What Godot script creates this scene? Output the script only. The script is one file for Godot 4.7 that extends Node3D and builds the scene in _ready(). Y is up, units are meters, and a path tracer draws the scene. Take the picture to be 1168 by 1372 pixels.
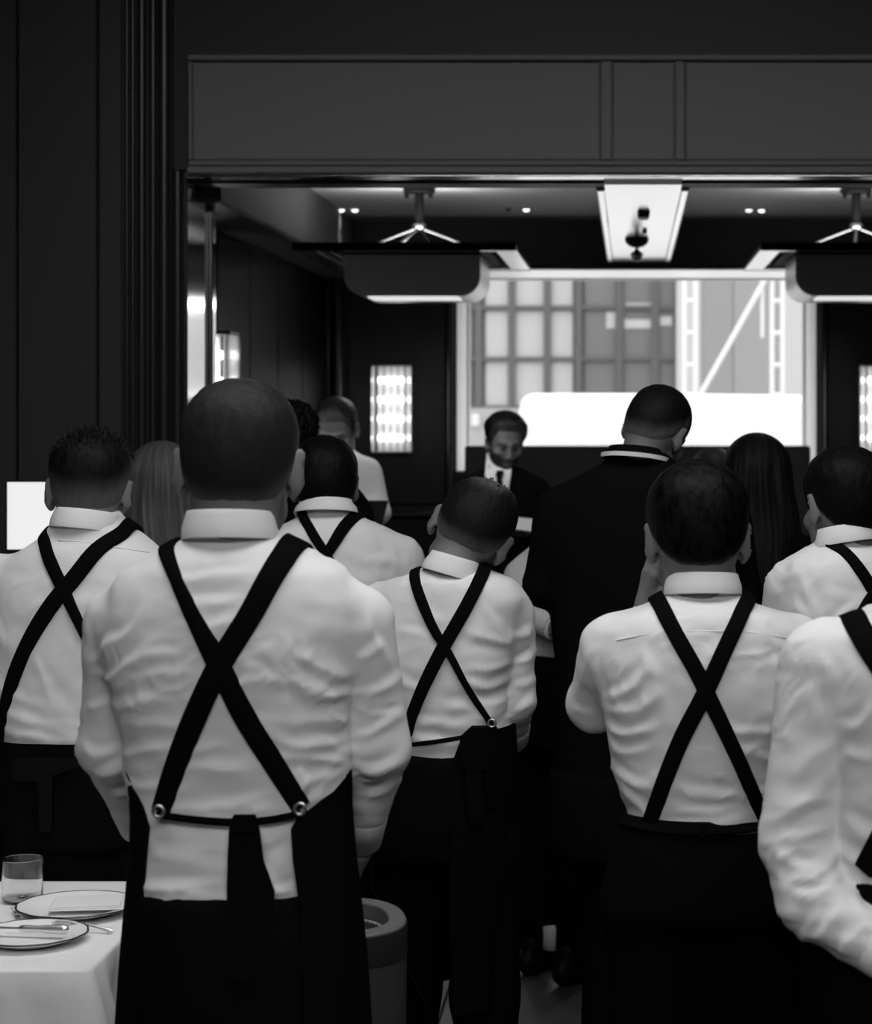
extends Node3D
# Waiters in white shirts and dark straps stand with their backs to the camera at a briefing in a dark panelled dining room.
# FOCAL, CENTRE_X and CENTRE_Y describe the lens (shifted, as the photograph is a crop); spot() turns a pixel and a depth into a point.
const FOCAL := 2850.0
const CENTRE_X := 845.0
const CENTRE_Y := 550.0
const EYE := 1.75

var skin: StandardMaterial3D
var shirt_cloth: StandardMaterial3D
var black_cloth: StandardMaterial3D
var strap_cloth: StandardMaterial3D
var suit_cloth: StandardMaterial3D
var hair_mat: StandardMaterial3D
var leather: StandardMaterial3D
var steel: StandardMaterial3D
var ripple := FastNoiseLite.new()
var rng := RandomNumberGenerator.new()
var taken := {}


func spot(x: float, y: float, z: float) -> Vector3:
	return Vector3((x - CENTRE_X) * z / FOCAL, EYE + (CENTRE_Y - y) * z / FOCAL, -z)


# ---------------------------------------------------------------- shapes
class Shape:
	var v := PackedVector3Array()
	var n := PackedVector3Array()
	var c := PackedColorArray()
	var i := PackedInt32Array()

	func flat(pts: PackedVector3Array) -> void:
		# a convex polygon given clockwise as seen from its front
		var nn := (pts[2] - pts[0]).cross(pts[1] - pts[0]).normalized()
		var b := v.size()
		for p in pts:
			v.append(p)
			n.append(nn)
		for k in range(1, pts.size() - 1):
			i.append(b)
			i.append(b + k)
			i.append(b + k + 1)

	func box(ce: Vector3, size: Vector3, bev := 0.0, at := Transform3D.IDENTITY) -> void:
		var h := size * 0.5
		var b := minf(bev, minf(h.x, minf(h.y, h.z)) * 0.9)
		var axes := [Vector3.RIGHT, Vector3.UP, Vector3.BACK]
		for a in 3:
			for s in [-1.0, 1.0]:
				var na: Vector3 = axes[a] * s
				var u: Vector3 = axes[(a + 1) % 3]
				var w: Vector3 = axes[(a + 2) % 3]
				var hu: float = h[(a + 1) % 3] - b
				var hw: float = h[(a + 2) % 3] - b
				var o: Vector3 = na * h[a]
				face(PackedVector3Array([o + u * hu + w * hw, o + u * hu - w * hw, o - u * hu - w * hw, o - u * hu + w * hw]), na, ce, at)
		if b <= 0.0:
			return
		for a in 3:
			var u: Vector3 = axes[a]
			var e := (a + 1) % 3
			var f := (a + 2) % 3
			for s in [-1.0, 1.0]:
				for t in [-1.0, 1.0]:
					var p: Vector3 = axes[e] * s * h[e] + axes[f] * t * (h[f] - b)
					var q: Vector3 = axes[e] * s * (h[e] - b) + axes[f] * t * h[f]
					var r: Vector3 = u * (h[a] - b)
					face(PackedVector3Array([p + r, q + r, q - r, p - r]), axes[e] * s + axes[f] * t, ce, at)
		for x in [-1.0, 1.0]:
			for y in [-1.0, 1.0]:
				for z in [-1.0, 1.0]:
					var g := Vector3(x, y, z)
					face(PackedVector3Array([Vector3(x * h.x, y * (h.y - b), z * (h.z - b)), Vector3(x * (h.x - b), y * h.y, z * (h.z - b)), Vector3(x * (h.x - b), y * (h.y - b), z * h.z)]), g, ce, at)

	func face(pts: PackedVector3Array, out: Vector3, ce: Vector3, at: Transform3D) -> void:
		if (pts[2] - pts[0]).cross(pts[1] - pts[0]).dot(out) < 0.0:
			pts.reverse()
		for k in pts.size():
			pts[k] = at * (pts[k] + ce)
		flat(pts)

	# a grid of points, rows x cols; wrap joins the last column to the first. The front is where rows x cols point, or the other way with flip
	func grid(rows: Array, wrap := false, flip := false, colors: Array = []) -> void:
		var b := v.size()
		var nr := rows.size()
		var nc: int = rows[0].size()
		var nn := PackedVector3Array()
		nn.resize(nr * nc)
		var start := i.size()
		for r in nr:
			v.append_array(rows[r])
			if colors.size():
				c.append_array(colors[r])
		for r in nr - 1:
			for k in (nc if wrap else nc - 1):
				var k2 := (k + 1) % nc
				var q := [b + r * nc + k, b + r * nc + k2, b + (r + 1) * nc + k2, b + (r + 1) * nc + k]
				if flip:
					q.reverse()
				for t in [[q[0], q[1], q[2]], [q[0], q[2], q[3]]]:
					i.append_array(PackedInt32Array(t))
		for t in range(start, i.size(), 3):
			var fn := (v[i[t + 2]] - v[i[t]]).cross(v[i[t + 1]] - v[i[t]])
			for k in 3:
				nn[i[t + k] - b] += fn
		for k in nn.size():
			nn[k] = nn[k].normalized() if nn[k].length() > 1e-12 else Vector3.UP
		n.append_array(nn)

	func tube(pts: PackedVector3Array, radii: Array, sides := 8, capped := true) -> void:
		var rows := []
		var side := Vector3.ZERO
		for k in pts.size():
			var d := (pts[mini(k + 1, pts.size() - 1)] - pts[maxi(k - 1, 0)]).normalized()
			if side == Vector3.ZERO:
				side = d.cross(Vector3.UP if absf(d.y) < 0.9 else Vector3.RIGHT).normalized()
			side = (side - d * d.dot(side)).normalized()
			var up := d.cross(side)
			var row := PackedVector3Array()
			var rad: float = radii[mini(k, radii.size() - 1)]
			for s in sides:
				var a := TAU * s / sides
				row.append(pts[k] + (side * cos(a) + up * sin(a)) * rad)
			rows.append(row)
		if capped:
			var first := PackedVector3Array()
			var last := PackedVector3Array()
			for s in sides:
				first.append(pts[0])
				last.append(pts[pts.size() - 1])
			rows.push_front(first)
			rows.push_back(last)
		grid(rows, true, true)

	# turned round the y axis: profile of (radius, height) from bottom outside to top; ends close on their own when the radius is 0
	func lathe(profile: Array, sides := 24, at := Transform3D.IDENTITY, power := 2.0, squash := 1.0) -> void:
		var rows := []
		for p in profile:
			var row := PackedVector3Array()
			for s in sides:
				var a := TAU * s / sides
				var x := cos(a)
				var z := sin(a)
				var k := pow(pow(absf(x), power) + pow(absf(z), power), -1.0 / power)
				row.append(at * Vector3(x * k * p.x, p.y, z * k * p.x * squash))
			rows.append(row)
		grid(rows, true, false)

	func join(o: Shape, at: Transform3D) -> void:
		var b := v.size()
		var flip := at.basis.determinant() < 0.0
		var nb := at.basis.inverse().transposed()
		for k in o.v.size():
			v.append(at * o.v[k])
			n.append((nb * o.n[k]).normalized())
		c.append_array(o.c)
		for t in range(0, o.i.size(), 3):
			i.append(b + o.i[t])
			i.append(b + o.i[t + (2 if flip else 1)])
			i.append(b + o.i[t + (1 if flip else 2)])

	func smooth_normals() -> void:
		n.resize(v.size())
		n.fill(Vector3.ZERO)
		for t in range(0, i.size(), 3):
			var a := i[t]
			var b := i[t + 1]
			var d := i[t + 2]
			var fn := (v[d] - v[a]).cross(v[b] - v[a])
			n[a] += fn
			n[b] += fn
			n[d] += fn
		for k in n.size():
			n[k] = n[k].normalized()

	func paint(col: Color) -> void:
		c.resize(v.size())
		c.fill(col)

	func mesh() -> ArrayMesh:
		var a := []
		a.resize(Mesh.ARRAY_MAX)
		a[Mesh.ARRAY_VERTEX] = v
		a[Mesh.ARRAY_NORMAL] = n
		if c.size() == v.size() and c.size():
			a[Mesh.ARRAY_COLOR] = c
		a[Mesh.ARRAY_INDEX] = i
		var m := ArrayMesh.new()
		m.add_surface_from_arrays(Mesh.PRIMITIVE_TRIANGLES, a)
		return m


# ---------------------------------------------------------------- a distance field on a grid, meshed with surface nets
class Field:
	var o: Vector3
	var h: float
	var nx: int
	var ny: int
	var nz: int
	var d := PackedFloat32Array()

	func _init(lo: Vector3, hi: Vector3, cell: float) -> void:
		h = cell
		o = lo
		nx = int(ceil((hi.x - lo.x) / h)) + 1
		ny = int(ceil((hi.y - lo.y) / h)) + 1
		nz = int(ceil((hi.z - lo.z) / h)) + 1
		d.resize(nx * ny * nz)
		d.fill(0.3)

	func put(at: int, x: float, k: float) -> void:
		var old := d[at]
		var e := k - absf(old - x)
		var m := minf(old, x)
		d[at] = m - e * e * 0.25 / k if e > 0.0 else m

	func reach(lo: Vector3, hi: Vector3) -> PackedInt32Array:
		return PackedInt32Array([
			clampi(int(floor((lo.x - o.x) / h)), 0, nx), clampi(int(ceil((hi.x - o.x) / h)) + 1, 0, nx),
			clampi(int(floor((lo.y - o.y) / h)), 0, ny), clampi(int(ceil((hi.y - o.y) / h)) + 1, 0, ny),
			clampi(int(floor((lo.z - o.z) / h)), 0, nz), clampi(int(ceil((hi.z - o.z) / h)) + 1, 0, nz)])

	func bone(a: Vector3, b: Vector3, ra: float, rb: float, k := 0.02) -> void:
		var m := maxf(ra, rb) + k + h * 2.5
		var e := Vector3(m, m, m)
		var r := reach(a.min(b) - e, a.max(b) + e)
		var ba := b - a
		var inv := 1.0 / maxf(ba.length_squared(), 1e-9)
		for z in range(r[4], r[5]):
			for y in range(r[2], r[3]):
				var p := o + Vector3(r[0], y, z) * h - a
				var at := (z * ny + y) * nx + r[0]
				for x in range(r[0], r[1]):
					var t := clampf(p.dot(ba) * inv, 0.0, 1.0)
					var q := (p - ba * t).length() - ra - (rb - ra) * t
					var old := d[at]
					var f := k - absf(old - q)
					if f > 0.0:
						d[at] = minf(old, q) - f * f * 0.25 / k
					elif q < old:
						d[at] = q
					at += 1
					p.x += h

	func ball(ce: Vector3, rad: Vector3, k := 0.02, turn := Basis.IDENTITY, cut := false) -> void:
		var m := maxf(rad.x, maxf(rad.y, rad.z)) + k + h * 2.5
		var e := Vector3(m, m, m)
		var r := reach(ce - e, ce + e)
		var inv := turn.inverse()
		var one := Vector3.ONE / rad
		var two := one * one
		for z in range(r[4], r[5]):
			for y in range(r[2], r[3]):
				var at := (z * ny + y) * nx + r[0]
				for x in range(r[0], r[1]):
					var p := inv * (o + Vector3(x, y, z) * h - ce)
					var k0 := (p * one).length()
					var k1 := (p * two).length()
					var q := k0 * (k0 - 1.0) / maxf(k1, 1e-6) if k1 > 1e-6 else -minf(rad.x, minf(rad.y, rad.z))
					var old := d[at]
					if cut:
						var f := k - absf(old + q)
						d[at] = maxf(old, -q) + (f * f * 0.25 / k if f > 0.0 else 0.0)
					else:
						var f := k - absf(old - q)
						d[at] = minf(old, q) - (f * f * 0.25 / k if f > 0.0 else 0.0)
					at += 1

	# rows of [height, middle x, middle z, half width, half depth], highest first; power rounds (2) or squares (3) the sections
	func loft(rows: Array, k := 0.02, power := 2.4, yaw := 0.0, grow := 0.0) -> void:
		var cy := cos(yaw)
		var sy := sin(yaw)
		for y in ny:
			var yy := o.y + y * h
			var top: float = rows[0][0]
			var low: float = rows[rows.size() - 1][0]
			var over := maxf(yy - top, low - yy)
			if over > 0.06:
				continue
			var w := at_height(rows, clampf(yy, low, top))
			var cx := w[0]
			var cz := w[1]
			var rx := w[2] + grow
			var rz := w[3] + grow
			var rm := minf(rx, rz)
			var m := maxf(rx, rz) + k + h * 3.0
			var r := reach(Vector3(cx - m, yy, cz - m), Vector3(cx + m, yy, cz + m))
			for z in range(r[4], r[5]):
				var at := (z * ny + y) * nx + r[0]
				for x in range(r[0], r[1]):
					var px := o.x + x * h - cx
					var pz := o.z + z * h - cz
					var u := absf(px * cy - pz * sy) / rx
					var t := absf(px * sy + pz * cy) / rz
					var q := (pow(pow(u, power) + pow(t, power), 1.0 / power) - 1.0) * rm
					if over > 0.0:
						q = maxf(q, over)
					var old := d[at]
					var f := k - absf(old - q)
					if f > 0.0:
						d[at] = minf(old, q) - f * f * 0.25 / k
					elif q < old:
						d[at] = q
					at += 1

	static func at_height(rows: Array, y: float) -> PackedFloat32Array:
		var s := 0
		while s < rows.size() - 2 and rows[s + 1][0] > y:
			s += 1
		var a: Array = rows[s]
		var b: Array = rows[s + 1]
		var t := clampf((a[0] - y) / maxf(a[0] - b[0], 1e-6), 0.0, 1.0)
		var out := PackedFloat32Array()
		var p: Array = rows[maxi(s - 1, 0)]
		var q: Array = rows[mini(s + 2, rows.size() - 1)]
		for e in range(1, 5):
			# a curve that keeps the rows' own slopes and does not overshoot
			var da: float = (b[e] - p[e]) / maxf(p[0] - b[0], 1e-6) * (a[0] - b[0])
			var db: float = (q[e] - a[e]) / maxf(a[0] - q[0], 1e-6) * (a[0] - b[0])
			var t2 := t * t
			var t3 := t2 * t
			var val: float = a[e] * (2 * t3 - 3 * t2 + 1) + da * (t3 - 2 * t2 + t) + b[e] * (3 * t2 - 2 * t3) + db * (t3 - t2)
			out.append(lerpf(val, lerpf(a[e], b[e], t), 0.35))
		return out

	func at(p: Vector3) -> float:
		var g := (p - o) / h
		var x := int(floor(g.x))
		var y := int(floor(g.y))
		var z := int(floor(g.z))
		if x < 0 or y < 0 or z < 0 or x >= nx - 1 or y >= ny - 1 or z >= nz - 1:
			return 0.3
		var fx := g.x - x
		var fy := g.y - y
		var fz := g.z - z
		var b := (z * ny + y) * nx + x
		var s := nx * ny
		return lerpf(lerpf(lerpf(d[b], d[b + 1], fx), lerpf(d[b + nx], d[b + nx + 1], fx), fy),
			lerpf(lerpf(d[b + s], d[b + s + 1], fx), lerpf(d[b + s + nx], d[b + s + nx + 1], fx), fy), fz)

	func slope(p: Vector3) -> Vector3:
		var e := h
		return Vector3(at(p + Vector3(e, 0, 0)) - at(p - Vector3(e, 0, 0)), at(p + Vector3(0, e, 0)) - at(p - Vector3(0, e, 0)), at(p + Vector3(0, 0, e)) - at(p - Vector3(0, 0, e))).normalized()

	# where a ray first enters, or null
	func hit(from: Vector3, dir: Vector3, far: float) -> Variant:
		var t := 0.0
		var last := 0.0
		while t < far:
			if at(from + dir * t) < 0.0:
				for k in 8:
					var mid := (last + t) * 0.5
					if at(from + dir * mid) < 0.0:
						t = mid
					else:
						last = mid
				return from + dir * t
			last = t
			t += h * 0.6
		return null

	func nets() -> Shape:
		var g := Shape.new()
		var ids := PackedInt32Array()
		ids.resize(nx * ny * nz)
		ids.fill(-1)
		var s := nx * ny
		var cells := PackedInt32Array()
		for z in nz - 1:
			for y in ny - 1:
				var b := (z * ny + y) * nx
				var m0 := int(d[b] < 0.0) + 2 * int(d[b + nx] < 0.0) + 4 * int(d[b + s] < 0.0) + 8 * int(d[b + s + nx] < 0.0)
				for x in nx - 1:
					var e := b + x + 1
					var m1 := int(d[e] < 0.0) + 2 * int(d[e + nx] < 0.0) + 4 * int(d[e + s] < 0.0) + 8 * int(d[e + s + nx] < 0.0)
					if not ((m0 == 0 and m1 == 0) or (m0 == 15 and m1 == 15)):
						ids[b + x] = cells.size()
						cells.append(b + x)
					m0 = m1
		var off := PackedInt32Array([0, 1, nx, nx + 1, s, s + 1, s + nx, s + nx + 1])
		var ends := PackedInt32Array([0, 1, 2, 3, 4, 5, 6, 7, 0, 2, 1, 3, 4, 6, 5, 7, 0, 4, 1, 5, 2, 6, 3, 7])
		for cell in cells:
			var x := cell % nx
			var y := (cell / nx) % ny
			var z := cell / s
			var sum := Vector3.ZERO
			var num := 0
			for e in 12:
				var p := ends[e * 2]
				var q := ends[e * 2 + 1]
				var va := d[cell + off[p]]
				var vb := d[cell + off[q]]
				if (va < 0.0) != (vb < 0.0):
					var t := va / (va - vb)
					var pp := Vector3(p & 1, (p >> 1) & 1, p >> 2)
					var qq := Vector3(q & 1, (q >> 1) & 1, q >> 2)
					sum += pp + (qq - pp) * t
					num += 1
			g.v.append(o + (Vector3(x, y, z) + sum / num) * h)
		for cell in cells:
			var x := cell % nx
			var y := (cell / nx) % ny
			var z := cell / s
			var here := d[cell] < 0.0
			if y > 0 and z > 0 and here != (d[cell + 1] < 0.0):
				quad(g, ids[cell - nx - s], ids[cell - s], ids[cell], ids[cell - nx], here)
			if x > 0 and z > 0 and here != (d[cell + nx] < 0.0):
				quad(g, ids[cell - s - 1], ids[cell - 1], ids[cell], ids[cell - s], here)
			if x > 0 and y > 0 and here != (d[cell + s] < 0.0):
				quad(g, ids[cell - 1 - nx], ids[cell - nx], ids[cell], ids[cell - 1], here)
		return g

	func quad(g: Shape, a: int, b: int, c: int, e: int, out: bool) -> void:
		if a < 0 or b < 0 or c < 0 or e < 0:
			return
		if out:
			g.i.append_array(PackedInt32Array([a, c, b, a, e, c]))
		else:
			g.i.append_array(PackedInt32Array([a, b, c, a, c, e]))


# ---------------------------------------------------------------- nodes
func numbered(called: String) -> String:
	var k: int = taken.get(called, -1) + 1
	taken[called] = k
	return called if k == 0 else "%s_%03d" % [called, k]


func tag(o: Node3D, label: String, category := "", group := "", kind := "") -> Node3D:
	if label:
		o.set_meta("label", label)
	if category:
		o.set_meta("category", category)
	if group:
		o.set_meta("group", group)
	if kind:
		o.set_meta("kind", kind)
	return o


func base(called: String, at := Vector3.ZERO) -> Node3D:
	var o := Node3D.new()
	o.name = numbered(called)
	o.position = at
	add_child(o, true)
	return o


# one mesh under a thing (or at the top); the shape is given in world coordinates and stored relative to its parent
func part(called: String, g: Shape, mat: Material, parent: Node3D = null) -> MeshInstance3D:
	var o := MeshInstance3D.new()
	if parent:
		var back := global_of(parent).affine_inverse()
		var local := Shape.new()
		local.join(g, back)
		o.mesh = local.mesh()
		o.name = called
		parent.add_child(o, true)
		if o.name != called:
			var k := 1
			while parent.has_node("%s_%03d" % [called, k]):
				k += 1
			o.name = "%s_%03d" % [called, k]
	else:
		o.mesh = g.mesh()
		o.name = numbered(called)
		add_child(o, true)
	o.material_override = mat
	return o


func global_of(o: Node3D) -> Transform3D:
	var t := Transform3D.IDENTITY
	var k: Node = o
	while k != self and k is Node3D:
		t = (k as Node3D).transform * t
		k = k.get_parent()
	return t


func structure(called: String, g: Shape, mat: Material, label := "") -> MeshInstance3D:
	var o := part(called, g, mat)
	o.set_meta("kind", "structure")
	if label:
		o.set_meta("label", label)
	return o


func slab(lo: Vector3, hi: Vector3, bev := 0.0) -> Shape:
	var g := Shape.new()
	g.box((lo + hi) * 0.5, (hi - lo).abs(), bev)
	return g


func stuff_mat(col: Color, rough: float, metal := 0.0, spec := 0.5) -> StandardMaterial3D:
	var m := StandardMaterial3D.new()
	m.albedo_color = col.linear_to_srgb()
	m.roughness = rough
	m.metallic = metal
	m.metallic_specular = spec
	return m


func grey(x: float) -> Color:
	return Color(x, x, x)


func bump(m: StandardMaterial3D, freq: float, height: float, scale: Vector3, seed_ := 1, octaves := 4) -> StandardMaterial3D:
	var f := FastNoiseLite.new()
	f.seed = seed_
	f.noise_type = FastNoiseLite.TYPE_SIMPLEX_SMOOTH
	f.frequency = freq
	f.fractal_octaves = octaves
	var t := NoiseTexture2D.new()
	t.width = 512
	t.height = 512
	t.seamless = true
	t.noise = f
	m.heightmap_enabled = true
	m.heightmap_texture = t
	m.heightmap_scale = height
	m.uv1_triplanar = true
	m.uv1_scale = scale
	return m


func glow_mat(x: float) -> StandardMaterial3D:
	var m := StandardMaterial3D.new()
	m.albedo_color = Color(0.8, 0.8, 0.8)
	m.emission_enabled = true
	m.emission = Color.WHITE
	m.emission_energy_multiplier = x
	return m


func _ready() -> void:
	var cam := Camera3D.new()
	cam.name = "camera"
	cam.position = Vector3(0, EYE, 0)
	cam.keep_aspect = Camera3D.KEEP_HEIGHT
	cam.near = 0.1
	cam.far = 200.0
	cam.projection = Camera3D.PROJECTION_FRUSTUM
	cam.size = 1372.0 / FOCAL * cam.near
	cam.frustum_offset = Vector2(584.0 - CENTRE_X, CENTRE_Y - 686.0) / FOCAL * cam.near
	var eye := CameraAttributesPhysical.new()
	eye.frustum_focal_length = 50.0
	eye.frustum_near = 0.1
	eye.frustum_far = 200.0
	eye.frustum_focus_distance = 4.5
	eye.exposure_aperture = 3.6
	cam.attributes = eye
	add_child(cam)
	var env := Environment.new()
	env.tonemap_mode = Environment.TONE_MAPPER_LINEAR
	env.tonemap_exposure = 1.0
	env.sdfgi_enabled = true
	env.ssao_enabled = true
	env.ssil_enabled = true
	env.background_mode = Environment.BG_SKY
	var air := ProceduralSkyMaterial.new()
	air.sky_top_color = grey(0.86)
	air.sky_horizon_color = grey(0.86)
	air.ground_bottom_color = grey(0.5)
	air.ground_horizon_color = grey(0.6)
	air.sun_angle_max = 0.0
	var sky := Sky.new()
	sky.sky_material = air
	env.sky = sky
	env.background_energy_multiplier = 2.9
	var we := WorldEnvironment.new()
	we.name = "surroundings"
	we.environment = env
	add_child(we)
	ripple.seed = 3
	ripple.noise_type = FastNoiseLite.TYPE_SIMPLEX_SMOOTH
	ripple.fractal_octaves = 2
	ripple.frequency = 1.0
	rng.seed = 11
	light_panel("ceiling_light_panel", "large lit ceiling panel over the waiters", Vector3(-0.2, 3.7, -3.4), Vector2(3.0, 1.6), 4.6)
	light_panel("ceiling_light_panel", "large lit ceiling panel behind the camera", Vector3(0.0, 3.7, 1.2), Vector2(3.4, 2.0), 14.5)
	shirt_cloth = bump(stuff_mat(grey(0.80), 0.85), 0.02, 0.06, Vector3(1.6, 1.6, 1.6), 21)
	black_cloth = stuff_mat(grey(0.0045), 0.8, 0.0, 0.08)
	strap_cloth = stuff_mat(grey(0.0045), 0.8, 0.0, 0.08)
	suit_cloth = stuff_mat(grey(0.006), 0.8, 0.0, 0.08)
	leather = stuff_mat(grey(0.006), 0.55, 0.0, 0.3)
	skin = stuff_mat(grey(1.0), 0.55)
	skin.vertex_color_use_as_albedo = true
	hair_mat = bump(stuff_mat(grey(1.0), 0.5, 0.0, 0.22), 0.03, 0.12, Vector3(14, 3, 14), 31)
	hair_mat.vertex_color_use_as_albedo = true
	build_room()
	build_street()
	build_props()
	make_templates()
	build_people()


# ---------------------------------------------------------------- the room
func light_panel(called: String, label: String, at: Vector3, size: Vector2, energy: float) -> void:
	# a flat lit ceiling panel: a frame, a glowing sheet, and an area light of the same size just below it
	var o := base(called, at)
	tag(o, label, "ceiling light")
	var g := Shape.new()
	g.box(at + Vector3(0, 0.03, 0), Vector3(size.x + 0.08, 0.04, size.y + 0.08), 0.005)
	part("frame", g, stuff_mat(grey(0.3), 0.5), o)
	g = Shape.new()
	g.box(at + Vector3(0, 0.002, 0), Vector3(size.x, 0.015, size.y), 0.002)
	part("diffuser", g, glow_mat(0.9), o)
	var l := AreaLight3D.new()
	l.name = "panel_lamp"
	l.area_size = size
	l.light_energy = energy
	l.area_range = 14.0
	l.shadow_enabled = true
	o.add_child(l, true)
	l.position = Vector3(0, -0.02, 0)
	l.rotation.x = -PI / 2


func lamp(parent: Node3D, at: Vector3, energy: float, size := 0.03) -> void:
	var l := OmniLight3D.new()
	l.name = "lamp_light"
	l.light_energy = energy
	l.light_size = size
	l.omni_range = 14.0
	l.omni_attenuation = 2.0
	l.shadow_enabled = true
	parent.add_child(l, true)
	l.position = global_of(parent).affine_inverse() * at


func build_room() -> void:
	var dark_wall := stuff_mat(grey(0.02), 0.42)
	var panel_wood := bump(stuff_mat(grey(0.044), 0.36), 0.01, 0.015, Vector3(9, 0.5, 9), 4)
	var beam_paint := stuff_mat(grey(0.2), 0.6)
	var upper_paint := stuff_mat(grey(0.017), 0.55)
	var back_wood := bump(stuff_mat(grey(0.007), 0.3, 0.0, 0.4), 0.01, 0.015, Vector3(8, 0.5, 8), 5)
	var side_wood := stuff_mat(grey(0.004), 0.42, 0.0, 0.1)
	var ceiling_paint := stuff_mat(grey(0.42), 0.6)
	var black := stuff_mat(grey(0.006), 0.45)
	var mirror := stuff_mat(grey(0.92), 0.17, 1.0)
	steel = stuff_mat(grey(0.6), 0.3, 1.0)
	var g: Shape

	# floor: a slab, with the tiles that can be seen between the legs laid on it
	var fl := structure("floor", slab(Vector3(-4.2, -0.2, -12.0), Vector3(4.2, -0.012, 4.2)), stuff_mat(grey(0.02), 0.5), "dark floor of large matt tiles")
	var tile_mats := [stuff_mat(grey(0.075), 0.4), stuff_mat(grey(0.085), 0.38), stuff_mat(grey(0.067), 0.42)]
	for r in 14:
		for k in 6:
			var lo := Vector3(-1.75 + k * 0.6 + 0.003, -0.012, -11.4 + r * 0.6 + 0.003)
			part("tile", slab(lo, lo + Vector3(0.594, 0.012 + 0.0006 * ((r * 7 + k * 3) % 3), 0.594), 0.002), tile_mats[(r * 5 + k * 2) % 3], fl)

	structure("wall_left", slab(Vector3(-4.3, 0, -7.4), Vector3(-4.1, 3.8, 4.3)), dark_wall)
	structure("wall_right", slab(Vector3(4.1, 0, -7.4), Vector3(4.3, 3.8, 4.3)), dark_wall)
	structure("wall_rear", slab(Vector3(-4.3, 0, 4.1), Vector3(4.3, 3.8, 4.3)), stuff_mat(grey(0.12), 0.6))
	structure("ceiling", slab(Vector3(-4.3, 3.75, -7.5), Vector3(4.3, 3.95, 4.3)), stuff_mat(grey(0.3), 0.7))

	# the wall between the rooms: a panelled pier on the left, a beam over the wide opening
	var front := Shape.new()
	front.join(slab(Vector3(-4.2, 0, -7.45), Vector3(-1.50, 3.8, -7.03)), Transform3D.IDENTITY)
	front.join(slab(Vector3(-1.50, 2.54, -7.24), Vector3(4.2, 3.8, -6.98)), Transform3D.IDENTITY)
	front.join(slab(Vector3(3.1, 0, -7.45), Vector3(4.2, 2.54, -7.03)), Transform3D.IDENTITY)
	var wf := structure("wall_front", front, upper_paint, "dark panelled wall with a wide opening under a grey beam")
	var px7 := func(x: float) -> float: return (x - CENTRE_X) * 7.0 / FOCAL
	var edges := [[-400.0, -290.0], [-288.0, -182.0], [-180.0, -74.0], [-72.0, 21.0], [24.0, 129.0], [132.0, 163.0]]
	for e in edges:
		part("panel", slab(Vector3(px7.call(e[0]), 0, -7.03), Vector3(px7.call(e[1]), 3.74, -7.0), 0.004), panel_wood, wf)
	g = slab(Vector3(px7.call(163), 0, -7.04), Vector3(px7.call(249), 3.74, -7.012))
	part("backing", g, black, wf)
	var bead := stuff_mat(grey(0.022), 0.3)
	for b in [[169.0, 3.0], [177.0, 3.5], [189.0, 6.0], [204.0, 5.0], [219.0, 8.5], [237.0, 8.0]]:
		g = Shape.new()
		var xx: float = px7.call(b[0])
		var rr: float = b[1] / 407.0
		g.tube(PackedVector3Array([Vector3(xx, 0, -7.01), Vector3(xx, 3.74, -7.01)]), [rr], 20)
		part("moulding", g, bead, wf)

	# beam with a panelled face
	var z := 6.94
	var hy := func(y: float) -> float: return EYE + (CENTRE_Y - y) * z / FOCAL
	var hx := func(x: float) -> float: return (x - CENTRE_X) * z / FOCAL
	var x0: float = hx.call(251)
	var bm := structure("beam", slab(Vector3(x0 + 0.005, hy.call(232), -7.0), Vector3(4.1, hy.call(76), -6.965)), beam_paint, "grey painted beam with framed panels over the opening")
	for e in [[257.0, 803.0], [821.0, 903.0], [919.0, 1330.0]]:
		part("panel", slab(Vector3(hx.call(e[0]), hy.call(213), -6.966), Vector3(hx.call(e[1]), hy.call(82), -6.958), 0.003), beam_paint, bm)
	for e in [[251.0, 257.0], [804.5, 819.5], [904.5, 917.5]]:
		part("stile", slab(Vector3(hx.call(e[0]), hy.call(214), -6.97), Vector3(hx.call(e[1]), hy.call(81), -6.945), 0.004), beam_paint, bm)
	for e in [[73.0, 80.5, 6.935], [215.0, 221.5, 6.945], [223.0, 232.5, 6.93]]:
		part("rail", slab(Vector3(x0, hy.call(e[1]), -6.97), Vector3(4.1, hy.call(e[0]), -e[2]), 0.004), beam_paint, bm)
	# the polished underside of the beam, its dark lip and the polished reveal of the pier
	var sheen_metal := stuff_mat(grey(0.9), 0.13, 1.0)
	structure("trim_1", slab(Vector3(-1.46, 2.515, -7.10), Vector3(3.1, 2.535, -6.96), 0.003), sheen_metal, "polished metal underside of the beam")
	structure("trim_2", slab(Vector3(-1.46, 2.508, -7.25), Vector3(3.1, 2.56, -7.101), 0.003), black, "black strip along the far edge of the beam")
	structure("trim_3", slab(Vector3(-1.50, 0, -7.30), Vector3(-1.462, 2.51, -7.02), 0.002), sheen_metal, "polished metal lining of the left reveal")
	structure("trim_4", slab(Vector3(-1.50, 0, -7.40), Vector3(-1.470, 2.51, -7.30)), black)
	structure("trim_5", slab(Vector3(-1.50, 0, -7.47), Vector3(-1.456, 2.47, -7.41), 0.004), sheen_metal, "narrow polished strip at the far edge of the left reveal")
	structure("trim_6", slab(Vector3(-1.62, 0, -7.6), Vector3(-1.50, 2.75, -7.44)), black)

	# the far room
	structure("ceiling_far", slab(Vector3(-1.85, 2.72, -11.9), Vector3(3.3, 2.95, -7.22)), ceiling_paint)
	var wl := structure("wall_far_left", slab(Vector3(-1.85, 0, -11.9), Vector3(-1.64, 2.8, -7.45)), side_wood, "dark glossy panelled side wall of the far room")
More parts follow.
